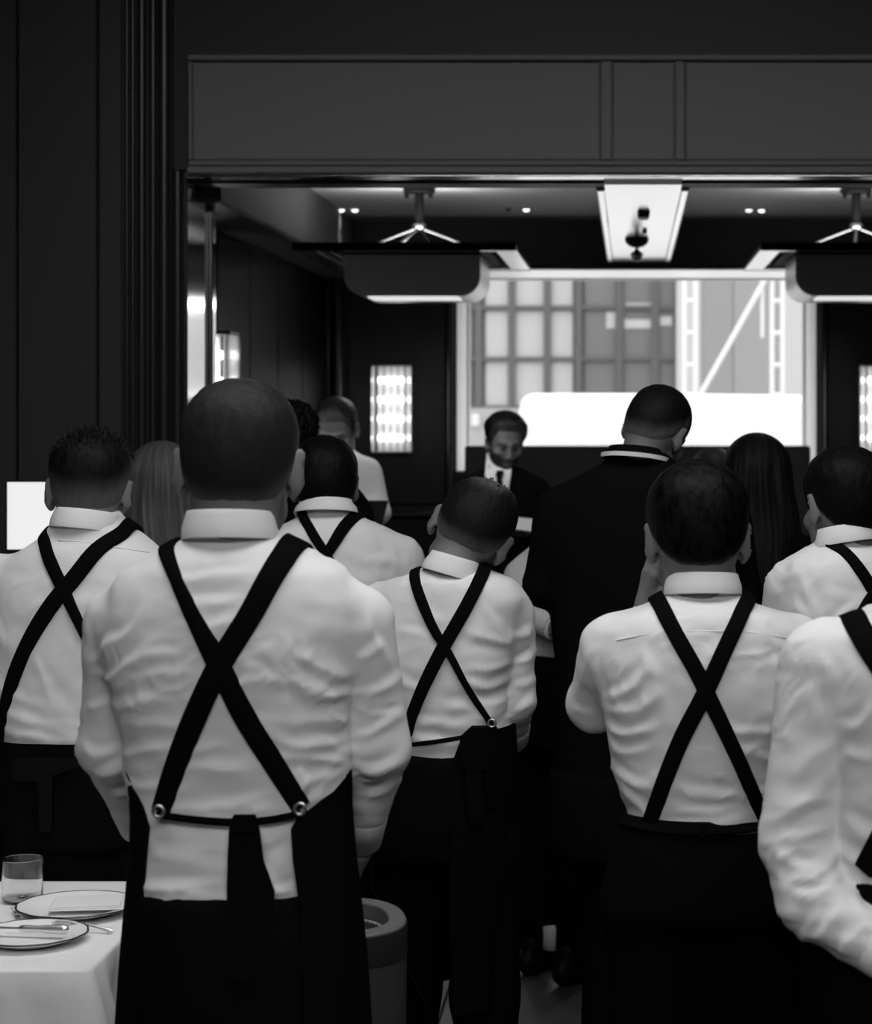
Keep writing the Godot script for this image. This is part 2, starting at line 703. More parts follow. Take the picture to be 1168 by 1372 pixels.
	for k in 5:
		part("panel", slab(Vector3(-1.65, 0.1, -7.62 - k * 0.72 - 0.71), Vector3(-1.62, 2.45, -7.62 - k * 0.72), 0.006), side_wood, wl)
	structure("trim_7", slab(Vector3(-1.65, 2.46, -11.5), Vector3(-1.40, 2.75, -7.26), 0.01), stuff_mat(grey(0.05), 0.6), "dropped soffit along the left side of the far room")
	structure("wall_far_right", slab(Vector3(3.1, 0, -11.9), Vector3(3.3, 2.8, -7.40)), back_wood)
	# back wall in four pieces round the window
	var bx := func(x: float) -> float: return (x - CENTRE_X) * 11.5 / FOCAL
	var by := func(y: float) -> float: return EYE + (CENTRE_Y - y) * 11.5 / FOCAL
	var wx0: float = bx.call(611)
	var wx1: float = bx.call(1094)
	var wtop: float = by.call(360)
	var back := Shape.new()
	back.join(slab(Vector3(-1.85, 0, -12.2), Vector3(wx0, 2.8, -11.5)), Transform3D.IDENTITY)
	back.join(slab(Vector3(wx1, 0, -12.2), Vector3(3.3, 2.8, -11.5)), Transform3D.IDENTITY)
	back.join(slab(Vector3(wx0, wtop, -12.2), Vector3(wx1, 2.8, -11.5)), Transform3D.IDENTITY)
	back.join(slab(Vector3(wx0, 0, -12.2), Vector3(wx1, by.call(632), -11.5)), Transform3D.IDENTITY)
	var wb := structure("wall_back", back, back_wood, "dark panelled back wall of the far room round the bright window")
	for e in [[466.0, 598.0], [1107.0, 1240.0]]:
		part("panel", slab(Vector3(bx.call(e[0]), by.call(676), -11.51), Vector3(bx.call(e[1]), by.call(395), -11.475), 0.008), back_wood, wb)
		part("panel", slab(Vector3(bx.call(e[0]), 0.1, -11.51), Vector3(bx.call(e[1]), by.call(694), -11.475), 0.008), back_wood, wb)
	for e in [[600.0, 608.0], [1097.0, 1105.0]]:
		part("casing", slab(Vector3(bx.call(e[0]), 0, -11.52), Vector3(bx.call(e[1]), wtop, -11.46), 0.008), black, wb)
	part("rail", slab(Vector3(-1.62, by.call(692), -11.52), Vector3(wx0 - 0.05, by.call(684), -11.44), 0.008), black, wb)
	for b in [[419.0, 5.0], [431.0, 4.0], [441.0, 5.0], [454.0, 6.0]]:
		g = Shape.new()
		var xx: float = bx.call(b[0])
		g.tube(PackedVector3Array([Vector3(xx, 0, -11.44), Vector3(xx, 2.6, -11.44)]), [b[1] / 248.0], 16)
		part("moulding", g, stuff_mat(grey(0.02), 0.22), wb)
	structure("trim_8", slab(Vector3(-1.65, 2.474, -11.5), Vector3(3.1, 2.73, -10.82), 0.01), stuff_mat(grey(0.008), 0.5), "dark bulkhead over the window")

	structure("trim_9", slab(Vector3(-1.6, 2.466, -11.49), Vector3(3.0, 2.4735, -10.84), 0.001), stuff_mat(grey(0.92), 0.28, 1.0), "pale polished underside of the bulkhead over the window")

	# ceiling strip that mirrors the window: a polished band with two side trims
	var strip := base("ceiling_strip", Vector3(0.05, 2.515, -8.9))
	tag(strip, "bright polished metal band running along the far ceiling to the window", "ceiling band")
	part("band", slab(Vector3(-0.09, 2.504, -10.85), Vector3(0.172, 2.72, -7.10), 0.002), mirror, strip)
	for e in [[-0.119, -0.088], [0.170, 0.201]]:
		part("trim", slab(Vector3(e[0], 2.4985, -10.78), Vector3(e[1], 2.72, -7.26), 0.006), mirror, strip)
	# things fixed to the strip
	var at := spot(862, 280, 8.13)
	var o := base("speaker_grille", Vector3(at.x, 2.504, at.z))
	tag(o, "small square dark fitting on the bright ceiling band, nearest the beam", "ceiling fitting")
	g = Shape.new()
	g.box(Vector3(at.x, 2.499, at.z), Vector3(0.047, 0.012, 0.16), 0.002)
	part("plate", g, black, o)
	g = Shape.new()
	g.box(Vector3(at.x, 2.489, at.z), Vector3(0.036, 0.012, 0.12), 0.002)
	part("mesh_cover", g, black, o)
	at = spot(863.5, 303.5, 8.9)
	g = Shape.new()
	g.box(Vector3(at.x, 2.498, at.z), Vector3(0.02, 0.014, 0.05), 0.004)
	tag(part("sensor", g, black), "tiny dark sensor on the bright ceiling band between square plate and dome", "sensor")
	at = spot(853, 326, 9.35)
	o = base("dome_camera", Vector3(at.x, 2.504, at.z))
	tag(o, "dark dome camera with a glass bowl hanging from the bright ceiling band", "camera")
	var hang := Transform3D(Basis.IDENTITY, Vector3(at.x, 2.504, at.z))
	g = Shape.new()
	g.lathe([Vector2(0, -0.037), Vector2(0.018, -0.037), Vector2(0.034, -0.031), Vector2(0.046, -0.021), Vector2(0.052, -0.008), Vector2(0.053, 0.0), Vector2(0, 0.0)], 28, hang)
	part("mount_plate", g, black, o)
	g = Shape.new()
	g.lathe([Vector2(0, -0.069), Vector2(0.029, -0.069), Vector2(0.030, -0.066), Vector2(0.012, -0.052), Vector2(0.007, -0.046), Vector2(0.007, -0.036), Vector2(0, -0.036)], 20, hang)
	part("body", g, black, o)
	g = Shape.new()
	g.lathe([Vector2(0, -0.101), Vector2(0.010, -0.099), Vector2(0.019, -0.091), Vector2(0.025, -0.078), Vector2(0.027, -0.069), Vector2(0, -0.069)], 20, hang)
	part("bowl", g, stuff_mat(grey(0.7), 0.1, 1.0), o)

	# window: frame, head, mullions, pane
	var alu := stuff_mat(grey(0.75), 0.5)
	var wn := Node3D.new()
	wn.name = "window_1"
	wn.position = Vector3((wx0 + wx1) * 0.5, by.call(632), -11.9)
	add_child(wn)
	wn.set_meta("kind", "structure")
	wn.set_meta("label", "wide street window in a pale frame at the back of the far room")
	var sill: float = by.call(632)
	var white_paint := stuff_mat(grey(0.85), 0.5)
	var zin := -11.505
	var zout := -12.24
	for e in [[wx0 - 0.02, wx0 + 0.004], [wx1 - 0.004, wx1 + 0.02]]:
		part("reveal", slab(Vector3(e[0], sill, zout), Vector3(e[1], wtop, zin)), white_paint, wn)
	part("head_lining", slab(Vector3(wx0, wtop - 0.004, zout), Vector3(wx1, wtop + 0.02, zin)), mirror, wn)
	part("sill_board", slab(Vector3(wx0, sill - 0.01, zout), Vector3(wx1, sill + 0.006, zin), 0.003), white_paint, wn)
	for e in [[wx0 + 0.004, wx0 + 0.022], [wx1 - 0.022, wx1 - 0.004]]:
		part("frame_post", slab(Vector3(e[0], sill, -12.23), Vector3(e[1], wtop - 0.004, -12.17), 0.003), alu, wn)
	part("frame_head", slab(Vector3(wx0 + 0.022, wtop - 0.02, -12.23), Vector3(wx1 - 0.022, wtop - 0.004, -12.17), 0.003), alu, wn)
	part("frame_sill", slab(Vector3(wx0 + 0.022, sill + 0.006, -12.23), Vector3(wx1 - 0.022, sill + 0.024, -12.17), 0.003), alu, wn)
	var glass := stuff_mat(grey(1.0), 0.02, 0.0, 0.08)
	glass.transparency = BaseMaterial3D.TRANSPARENCY_ALPHA
	glass.albedo_color = Color(1, 1, 1, 0.03)
	part("pane", slab(Vector3(wx0 + 0.02, sill + 0.022, -12.204), Vector3(wx1 - 0.02, wtop - 0.018, -12.196)), glass, wn)

	# dark booth back in front of the lower window
	o = base("booth_screen", Vector3(bx.call(853), 0, -11.2))
	tag(o, "long dark booth back standing below the bright window", "booth")
	var bz := 11.15
	var lx := (622.0 - CENTRE_X) * bz / FOCAL
	var rx := (1086.0 - CENTRE_X) * bz / FOCAL
	part("panel", slab(Vector3(lx, 0, -11.24), Vector3(rx, EYE + (CENTRE_Y - 597.5) * bz / FOCAL, -11.16), 0.01), stuff_mat(grey(0.012), 0.5), o)
	part("seat", slab(Vector3(lx, 0.0, -11.15), Vector3(rx, 0.46, -10.65), 0.03), stuff_mat(grey(0.01), 0.5), o)
	part("back_cushion", slab(Vector3(lx + 0.01, 0.46, -11.155), Vector3(rx - 0.01, 1.1, -11.03), 0.03), stuff_mat(grey(0.01), 0.5), o)

	# recessed spots in the far ceiling
	for e in [[447.0, 280.0, 0.5], [457.0, 280.0, 1.0], [475.5, 280.0, 1.0], [705.0, 279.5, 1.0], [1003.0, 280.0, 0.8], [1020.0, 280.5, 1.0], [681.0, 279.5, 0.0]]:
		var p := spot(e[0], e[1], 0.97 * FOCAL / (CENTRE_Y - e[1]))
		var side := "left of the left chandelier" if e[0] < 500 else ("between left chandelier and ceiling band" if e[0] < 800 else "between ceiling band and right chandelier")
		var which := {447: "small dim ceiling spot outermost of three, ", 457: "bright ceiling spot in the middle of three, ", 475: "bright ceiling spot nearest the chandelier of three, ", 705: "single bright ceiling spot ", 1003: "dimmer ceiling spot of a pair, ", 1020: "brighter ceiling spot of a pair, ", 681: "unlit dark ceiling spot "}
		o = base("ceiling_spot", Vector3(p.x, 2.72, p.z))
		tag(o, which[int(e[0])] + side, "ceiling light", "ceiling spots of the far room")
		var t := Transform3D(Basis.IDENTITY, Vector3(p.x, 2.72, p.z))
		var r := 0.017 if e[2] > 0.6 else 0.008
		g = Shape.new()
		g.lathe([Vector2(0, -0.004), Vector2(r + 0.006, -0.004), Vector2(r + 0.012, 0.0), Vector2(0, 0.004)], 20, t)
		part("rim", g, black, o)
		g = Shape.new()
		g.lathe([Vector2(0, -0.016), Vector2(r * 0.7, -0.013), Vector2(r, -0.004), Vector2(0, -0.002)], 16, t)
		part("lens", g, glow_mat(2.2 * e[2]) if e[2] > 0.0 else black, o)
		if e[2] > 0.6:
			var l := SpotLight3D.new()
			l.name = "spot_lamp"
			l.light_energy = 0.05
			l.light_size = 0.015
			l.spot_angle = 50.0
			l.spot_range = 14.0
			l.spot_attenuation = 2.0
			l.shadow_enabled = true
			o.add_child(l, true)
			l.position = Vector3(0, -0.03, 0)
			l.rotation.x = -PI / 2

	for e in [[-1.0, "unseen ceiling spot close behind the beam, over the bowed man"], [0.5, "unseen ceiling spot close behind the beam, right of the ceiling band"]]:
		o = base("ceiling_spot", Vector3(e[0], 2.72, -7.72))
		tag(o, e[1], "ceiling light", "ceiling spots of the far room")
		var t := Transform3D(Basis.IDENTITY, Vector3(e[0], 2.72, -7.72))
		g = Shape.new()
		g.lathe([Vector2(0, -0.004), Vector2(0.05, -0.004), Vector2(0.058, 0.0), Vector2(0, 0.004)], 20, t)
		part("rim", g, black, o)
		g = Shape.new()
		g.lathe([Vector2(0, -0.016), Vector2(0.03, -0.013), Vector2(0.042, -0.004), Vector2(0, -0.002)], 16, t)
		part("lens", g, glow_mat(2.2), o)
		var l := SpotLight3D.new()
		l.name = "spot_lamp"
		l.light_energy = 0.55
		l.light_size = 0.04
		l.spot_angle = 62.0
		l.spot_range = 14.0
		l.spot_attenuation = 2.0
		l.shadow_enabled = true
		o.add_child(l, true)
		l.position = Vector3(0, -0.03, 0)
		l.rotation.x = -PI / 2

	chandelier(560.0, "wide tray chandelier on thin rods, fully visible above the left sconce")
	chandelier(1150.0, "wide tray chandelier on thin rods, cut by the frame edge")
	sconce(Vector3(bx.call(526.5), by.call(548), -11.475), 0.0, "glass rod wall sconce with four glowing bulbs left of the window")
	sconce(Vector3(bx.call(1176.5), by.call(548), -11.475), 0.0, "glass rod wall sconce with four glowing bulbs right of the window")
	sconce(Vector3(-1.62, EYE + 0.06, -8.22), PI / 2, "glass rod wall sconce seen edge-on on the left side wall")


func chandelier(cx: float, label: String) -> void:
	# canopy, stem and hub, four rods, a polished tray frame, and a lit trough with rounded lower edges under it
	var zc := 9.3
	var mid := (cx - CENTRE_X) * zc / FOCAL
	if cx < 800:
		mid = -0.925
	else:
		mid = 0.985
	var dark := stuff_mat(grey(0.007), 0.6, 0.0, 0.15)
	var polished := stuff_mat(grey(0.7), 0.18, 1.0)
	var o := base("chandelier", Vector3(mid, 2.72, -zc))
	tag(o, label, "chandelier", "tray chandeliers of the far room")
	var t := Transform3D(Basis.IDENTITY, Vector3(mid, 0, -zc))
	var g := Shape.new()
	g.lathe([Vector2(0, 2.70), Vector2(0.066, 2.70), Vector2(0.07, 2.705), Vector2(0.07, 2.72), Vector2(0, 2.72)], 28, t)
	var can := part("canopy", g, dark, o)
	for s in [-1.0, 1.0]:
		g = Shape.new()
		g.lathe([Vector2(0, 2.675), Vector2(0.01, 2.675), Vector2(0.012, 2.70), Vector2(0, 2.70)], 10, Transform3D(Basis.IDENTITY, Vector3(mid + s * 0.052, 0, -zc + 0.03)))
		part("knob", g, dark, can)
	g = Shape.new()
	g.tube(PackedVector3Array([Vector3(mid, 2.70, -zc), Vector3(mid, 2.56, -zc)]), [0.02], 14)
	part("stem", g, dark, o)
	g = Shape.new()
	g.lathe([Vector2(0, 2.532), Vector2(0.018, 2.536), Vector2(0.03, 2.55), Vector2(0.028, 2.566), Vector2(0, 2.57)], 18, t)
	part("hub", g, stuff_mat(grey(0.3), 0.3, 1.0), o)
	var y := 2.405
	for e in [[-0.30, 0.0], [0.30, 0.0], [0.05, 0.42], [-0.05, -0.42]]:
		g = Shape.new()
		g.tube(PackedVector3Array([Vector3(mid, 2.55, -zc), Vector3(mid + e[0], y + 0.03, -zc - e[1])]), [0.006], 8)
		part("rod", g, stuff_mat(grey(0.2), 0.3, 1.0), o)
	var hw := 0.455
	var hd := 0.625
	var bw := 0.085
	for s in [-1.0, 1.0]:
		g = Shape.new()
		g.box(Vector3(mid, y + 0.014, -zc + s * (hd - bw / 2)), Vector3(hw * 2, 0.03, bw), 0.003)
		part("tray_bar", g, polished, o)
		g = Shape.new()
		g.box(Vector3(mid + s * (hw - bw / 2), y + 0.014, -zc), Vector3(bw, 0.03, hd * 2 - bw * 2), 0.003)
		part("tray_bar", g, polished, o)
	g = Shape.new()
	g.box(Vector3(mid, y + 0.02, -zc), Vector3(0.66, 0.02, 1.1), 0.003)
	part("tray_plate", g, dark, o)
	for s in [-1.0, 1.0]:
		g = Shape.new()
		g.box(Vector3(mid, y + 0.014, -zc + s * (hd + 0.004)), Vector3(hw * 2, 0.034, 0.008), 0.001)
		part("tray_face", g, dark, o)
	# trough: a U section swept along the depth
	var tw := 0.288
	var bot := 2.235
	var top := y + 0.004
	var rr := 0.085
	var prof := []
	prof.append(Vector2(-tw, top))
	for k in 9:
		var a := PI + PI / 2 * k / 8.0
		prof.append(Vector2(-tw + rr + cos(a) * rr, bot + rr + sin(a) * rr))
	for k in 9:
		var a := PI * 1.5 + PI / 2 * k / 8.0
		prof.append(Vector2(tw - rr + cos(a) * rr, bot + rr + sin(a) * rr))
	prof.append(Vector2(tw, top))
	var zn := -zc + 0.30
	var zf := -zc - 0.30
	var rows := []
	for p in prof:
		rows.append(PackedVector3Array([Vector3(mid + p.x, p.y, zn - 0.012), Vector3(mid + p.x, p.y, zf + 0.012)]))
	g = Shape.new()
	g.grid(rows, false, true)
	var inner := []
	for p in prof:
		var q := Vector2(p.x * 0.98, lerpf(top, p.y, 0.97))
		inner.append(PackedVector3Array([Vector3(mid + q.x, q.y, zn - 0.012), Vector3(mid + q.x, q.y, zf + 0.012)]))
	g.grid(inner, false, false)
	part("trough_shell", g, stuff_mat(grey(0.62), 0.3, 0.6), o)
	var fascia := stuff_mat(grey(0.42), 0.5)
	for e in [[zn, zn - 0.014], [zf + 0.014, zf]]:
		var ring := []
		for zz in e:
			var row := PackedVector3Array()
			for p in prof:
				row.append(Vector3(mid + p.x, p.y, zz))
			ring.append(row)
		g = Shape.new()
		var mids := [PackedVector3Array(), PackedVector3Array()]
		for k in 2:
			for p in prof:
				mids[k].append(Vector3(mid, top, e[k]))
		g.grid([mids[0], ring[0]], false, false)
		g.grid([ring[0], ring[1]], false, false)
		g.grid([ring[1], mids[1]], false, false)
		part("trough_end", g, fascia, o)
	g = Shape.new()
	g.box(Vector3(mid, bot - 0.004, -zc + 0.16), Vector3(0.38, 0.008, 0.24), 0.001)
	part("diffuser", g, glow_mat(0.75), o)
	var l := AreaLight3D.new()
	l.name = "trough_lamp"
	l.area_size = Vector2(0.38, 0.5)
	l.light_energy = 0.6
	l.area_range = 14.0
	l.shadow_enabled = true
	o.add_child(l, true)
	l.position = Vector3(0, bot - 0.02 - 2.72, 0.0)
	l.rotation.x = -PI / 2
	# the trough also lights the ceiling above
	g = Shape.new()
	g.box(Vector3(mid, y + 0.036, -zc + 0.2), Vector3(0.3, 0.012, 0.3), 0.002)
	part("uplight", g, glow_mat(0.7), o)
	var u := AreaLight3D.new()
	u.name = "uplight_lamp"
	u.area_size = Vector2(0.3, 0.3)
	u.light_energy = 0.55
	u.area_range = 14.0
	u.shadow_enabled = true
	o.add_child(u, true)
	u.position = Vector3(0, y + 0.05 - 2.72, 0.2)
	u.rotation.x = PI / 2


func sconce(at: Vector3, turn: float, label: String) -> void:
	# a polished back plate, four glowing bulbs, seven thick glass rods in front, dark caps above and below
	var o := base("wall_sconce", at)
	tag(o, label, "wall lamp", "glass rod wall sconces")
	var t := Transform3D(Basis(Vector3.UP, turn), at)
	var w := 0.105
	var h := 0.232
	var g := Shape.new()
	g.box(Vector3(0, 0, 0.008), Vector3(w * 2, h * 2, 0.016), 0.003, t)
	part("back_plate", g, stuff_mat(grey(0.7), 0.5), o)
	for s in [-1.0, 1.0]:
		g = Shape.new()
		g.box(Vector3(0, s * (h + 0.006), 0.045), Vector3(w * 2 - 0.01, 0.014, 0.09), 0.004, t)
		part("cap", g, stuff_mat(grey(0.05), 0.3, 1.0), o)
	for k in 4:
		g = Shape.new()
		var c := Vector3(0, 0.154 - k * 0.103, 0.042)
		g.lathe([Vector2(0, -0.086), Vector2(0.012, -0.08), Vector2(0.016, -0.05), Vector2(0.0165, 0.05), Vector2(0.012, 0.08), Vector2(0, 0.086)], 14, t * Transform3D(Basis(Vector3.BACK, PI / 2), c))
		part("bulb", g, glow_mat(2.6), o)
		lamp(o, t * c, 0.018, 0.015)
	var clear := stuff_mat(grey(1.0), 0.22)
	clear.refraction_enabled = true
	clear.refraction_scale = 0.05
	clear.albedo_color = Color(1, 1, 1, 0.0)
	for k in 6:
		g = Shape.new()
		var x := -w + 0.0165 + k * (2 * w - 0.033) / 5.0
		g.tube(PackedVector3Array([t * Vector3(x, -h + 0.004, 0.078), t * Vector3(x, h - 0.004, 0.078)]), [0.0168], 18)
		part("glass_rod", g, clear, o)


# ---------------------------------------------------------------- the street
func build_street() -> void:
	var g: Shape
	structure("ground", slab(Vector3(-20, -0.5, -40), Vector3(25, -0.25, -12.3)), stuff_mat(grey(0.5), 0.8), "street outside the window")
	# facade across the street
	var z := 24.0
	var where := [z]   # the depth that fx and fy work at
	var fx := func(x: float) -> float: return (x - CENTRE_X) * where[0] / FOCAL
	var fy := func(y: float) -> float: return EYE + (CENTRE_Y - y) * where[0] / FOCAL
	var o := base("office_building", Vector3(fx.call(760), -0.25, -z))
	tag(o, "office building across the street with a grid of pale and grey window panes", "building")
	var wall := stuff_mat(grey(0.30), 0.8)
	var bar := stuff_mat(grey(0.11), 0.6)
	part("wall", slab(Vector3(-12, -0.25, -z - 3), Vector3(14, 5.2, -z - 0.1)), wall, o)
	part("plinth", slab(Vector3(-8, -0.25, -z - 0.2), Vector3(fx.call(905), fy.call(547), -z + 0.05), 0.01), stuff_mat(grey(0.42), 0.8), o)
	part("plaque", slab(Vector3(fx.call(632), fy.call(572), -z + 0.04), Vector3(fx.call(643), fy.call(555), -z + 0.10), 0.02), stuff_mat(grey(0.8), 0.6), o)
	var cols := [[540.0, 580.0, 1], [590.0, 632.0, 0], [650.0, 681.0, 1], [690.0, 729.0, 1], [737.0, 767.0, 1], [783.0, 824.0, 0], [835.0, 874.0, 0], [881.0, 905.0, 0]]
	var rows := [[290.0, 343.0], [349.0, 409.0], [416.0, 478.0], [484.0, 543.0]]
	var blind := stuff_mat(grey(0.56), 0.7)
	var pane := stuff_mat(grey(0.19), 0.25)
	for c in cols:
		for r in rows:
			part("pane", slab(Vector3(fx.call(c[0]), fy.call(r[1]), -z - 0.1), Vector3(fx.call(c[1]), fy.call(r[0]), -z - 0.03 - 0.01 * c[2])), blind if c[2] else pane, o)
	for x in [584.0, 641.0, 685.5, 733.0, 775.0, 829.5, 877.5, 908.0]:
		part("mullion", slab(Vector3(fx.call(x - 5), fy.call(547), -z - 0.1), Vector3(fx.call(x + 5), 5.0, -z + 0.03), 0.01), bar, o)
	for y in [346.0, 412.5, 481.0, 546.0]:
		part("transom", slab(Vector3(-8, fy.call(y + 3), -z - 0.1), Vector3(fx.call(908), fy.call(y - 3), -z + 0.02), 0.01), bar, o)
	for e in [[836.0, 872.0, 428.0, 440.0], [884.0, 900.0, 424.0, 436.0], [812.0, 824.0, 418.0, 440.0], [838.0, 872.0, 406.0, 409.0]]:
		part("lit_strip", slab(Vector3(fx.call(e[0]), fy.call(e[3]), -z - 0.04), Vector3(fx.call(e[1]), fy.call(e[2]), -z - 0.015)), blind, o)
	# pale hoarding and white scaffold in front
	z = 21.0
	where[0] = z
	o = base("hoarding", Vector3(fx.call(985), -0.25, -z))
	tag(o, "pale sheet hoarding with upright seams behind the white scaffold", "hoarding")
	for e in [[906.0, 940.0, 0.55], [941.0, 981.0, 0.30], [982.0, 1049.0, 0.33], [1050.0, 1100.0, 0.55], [1101.0, 1180.0, 0.6]]:
		part("panel", slab(Vector3(fx.call(e[0]), -0.25, -z - 0.05), Vector3(fx.call(e[1]), 5.0, -z + 0.01 * fmod(e[0], 3.0)), 0.01), stuff_mat(grey(e[2]), 0.8), o)
	z = 20.0
	where[0] = z
	o = base("scaffold", Vector3(fx.call(975), -0.25, -z))
	tag(o, "white tubular scaffold with twin uprights and one diagonal brace outside the window", "scaffold")
	var white := stuff_mat(grey(0.85), 0.5)
	for x in [916.5, 931.5, 1034.0, 1048.0]:
		g = Shape.new()
		g.tube(PackedVector3Array([Vector3(fx.call(x), -0.25, -z), Vector3(fx.call(x), 4.6, -z)]), [0.021], 10)
		part("upright", g, white, o)
	g = Shape.new()
	g.tube(PackedVector3Array([Vector3(fx.call(1021), fy.call(452), -z), Vector3(fx.call(1021), 4.6, -z)]), [0.016], 10)
	part("upright", g, white, o)
	for y in [340.0, 403.0, 446.0, 489.0, 529.0]:
		for e in [[916.5, 931.5], [1034.0, 1048.0]]:
			g = Shape.new()
			g.tube(PackedVector3Array([Vector3(fx.call(e[0]), fy.call(y), -z), Vector3(fx.call(e[1]), fy.call(y), -z)]), [0.02], 8)
			part("rung", g, white, o)
	g = Shape.new()
	g.tube(PackedVector3Array([Vector3(fx.call(939), fy.call(527), -z + 0.05), Vector3(fx.call(1030), fy.call(365), -z + 0.05)]), [0.024], 10)
	part("brace", g, white, o)
	# white van
	z = 16.0
	where[0] = z
	o = base("van", Vector3(fx.call(900), -0.25, -z))
	tag(o, "white van parked outside the window with a rounded roof corner", "van")
	var vx0: float = fx.call(688)
	var vx1 := vx0 + 4.9
	var top: float = fy.call(527)
	var zs := [-z, -z - 1.7]
	var prof := [Vector2(vx0 + 0.0, 0.0), Vector2(vx0 + 0.0, 1.0), Vector2(vx0 + 0.03, top - 0.16)]
	for k in 6:
		var a := PI - PI / 2 * k / 5.0
		prof.append(Vector2(vx0 + 0.15 + cos(a) * 0.11, top - 0.11 + sin(a) * 0.11))
	prof.append_array([Vector2(vx0 + 1.2, top), Vector2(vx1 - 0.3, top - 0.045), Vector2(vx1 - 0.06, top - 0.18), Vector2(vx1, 1.0), Vector2(vx1, 0.0)])
	var cen := Vector2((vx0 + vx1) * 0.5, 1.0)
	var grid_rows := []
	for e in [[0.0, 0.0], [0.0, 0.93], [0.02, 0.97], [0.06, 1.0], [0.94, 1.0], [0.98, 0.97], [1.0, 0.93], [1.0, 0.0]]:
		var row := PackedVector3Array()
		for p in prof:
			var q: Vector2 = cen + (p - cen) * float(e[1])
			row.append(Vector3(q.x, q.y, lerpf(zs[0], zs[1], e[0])))
		grid_rows.append(row)
	g = Shape.new()
	g.grid(grid_rows, true, true)
	part("body", g, stuff_mat(grey(0.95), 0.4), o)
	for x in [vx0 + 0.9, vx1 - 0.9]:
		g = Shape.new()
		g.lathe([Vector2(0, -0.1), Vector2(0.3, -0.1), Vector2(0.34, -0.06), Vector2(0.34, 0.06), Vector2(0.3, 0.1), Vector2(0, 0.1)], 24, Transform3D(Basis(Vector3.RIGHT, PI / 2), Vector3(x, 0.09, -z - 0.15)))
		part("wheel", g, stuff_mat(grey(0.02), 0.7), o)


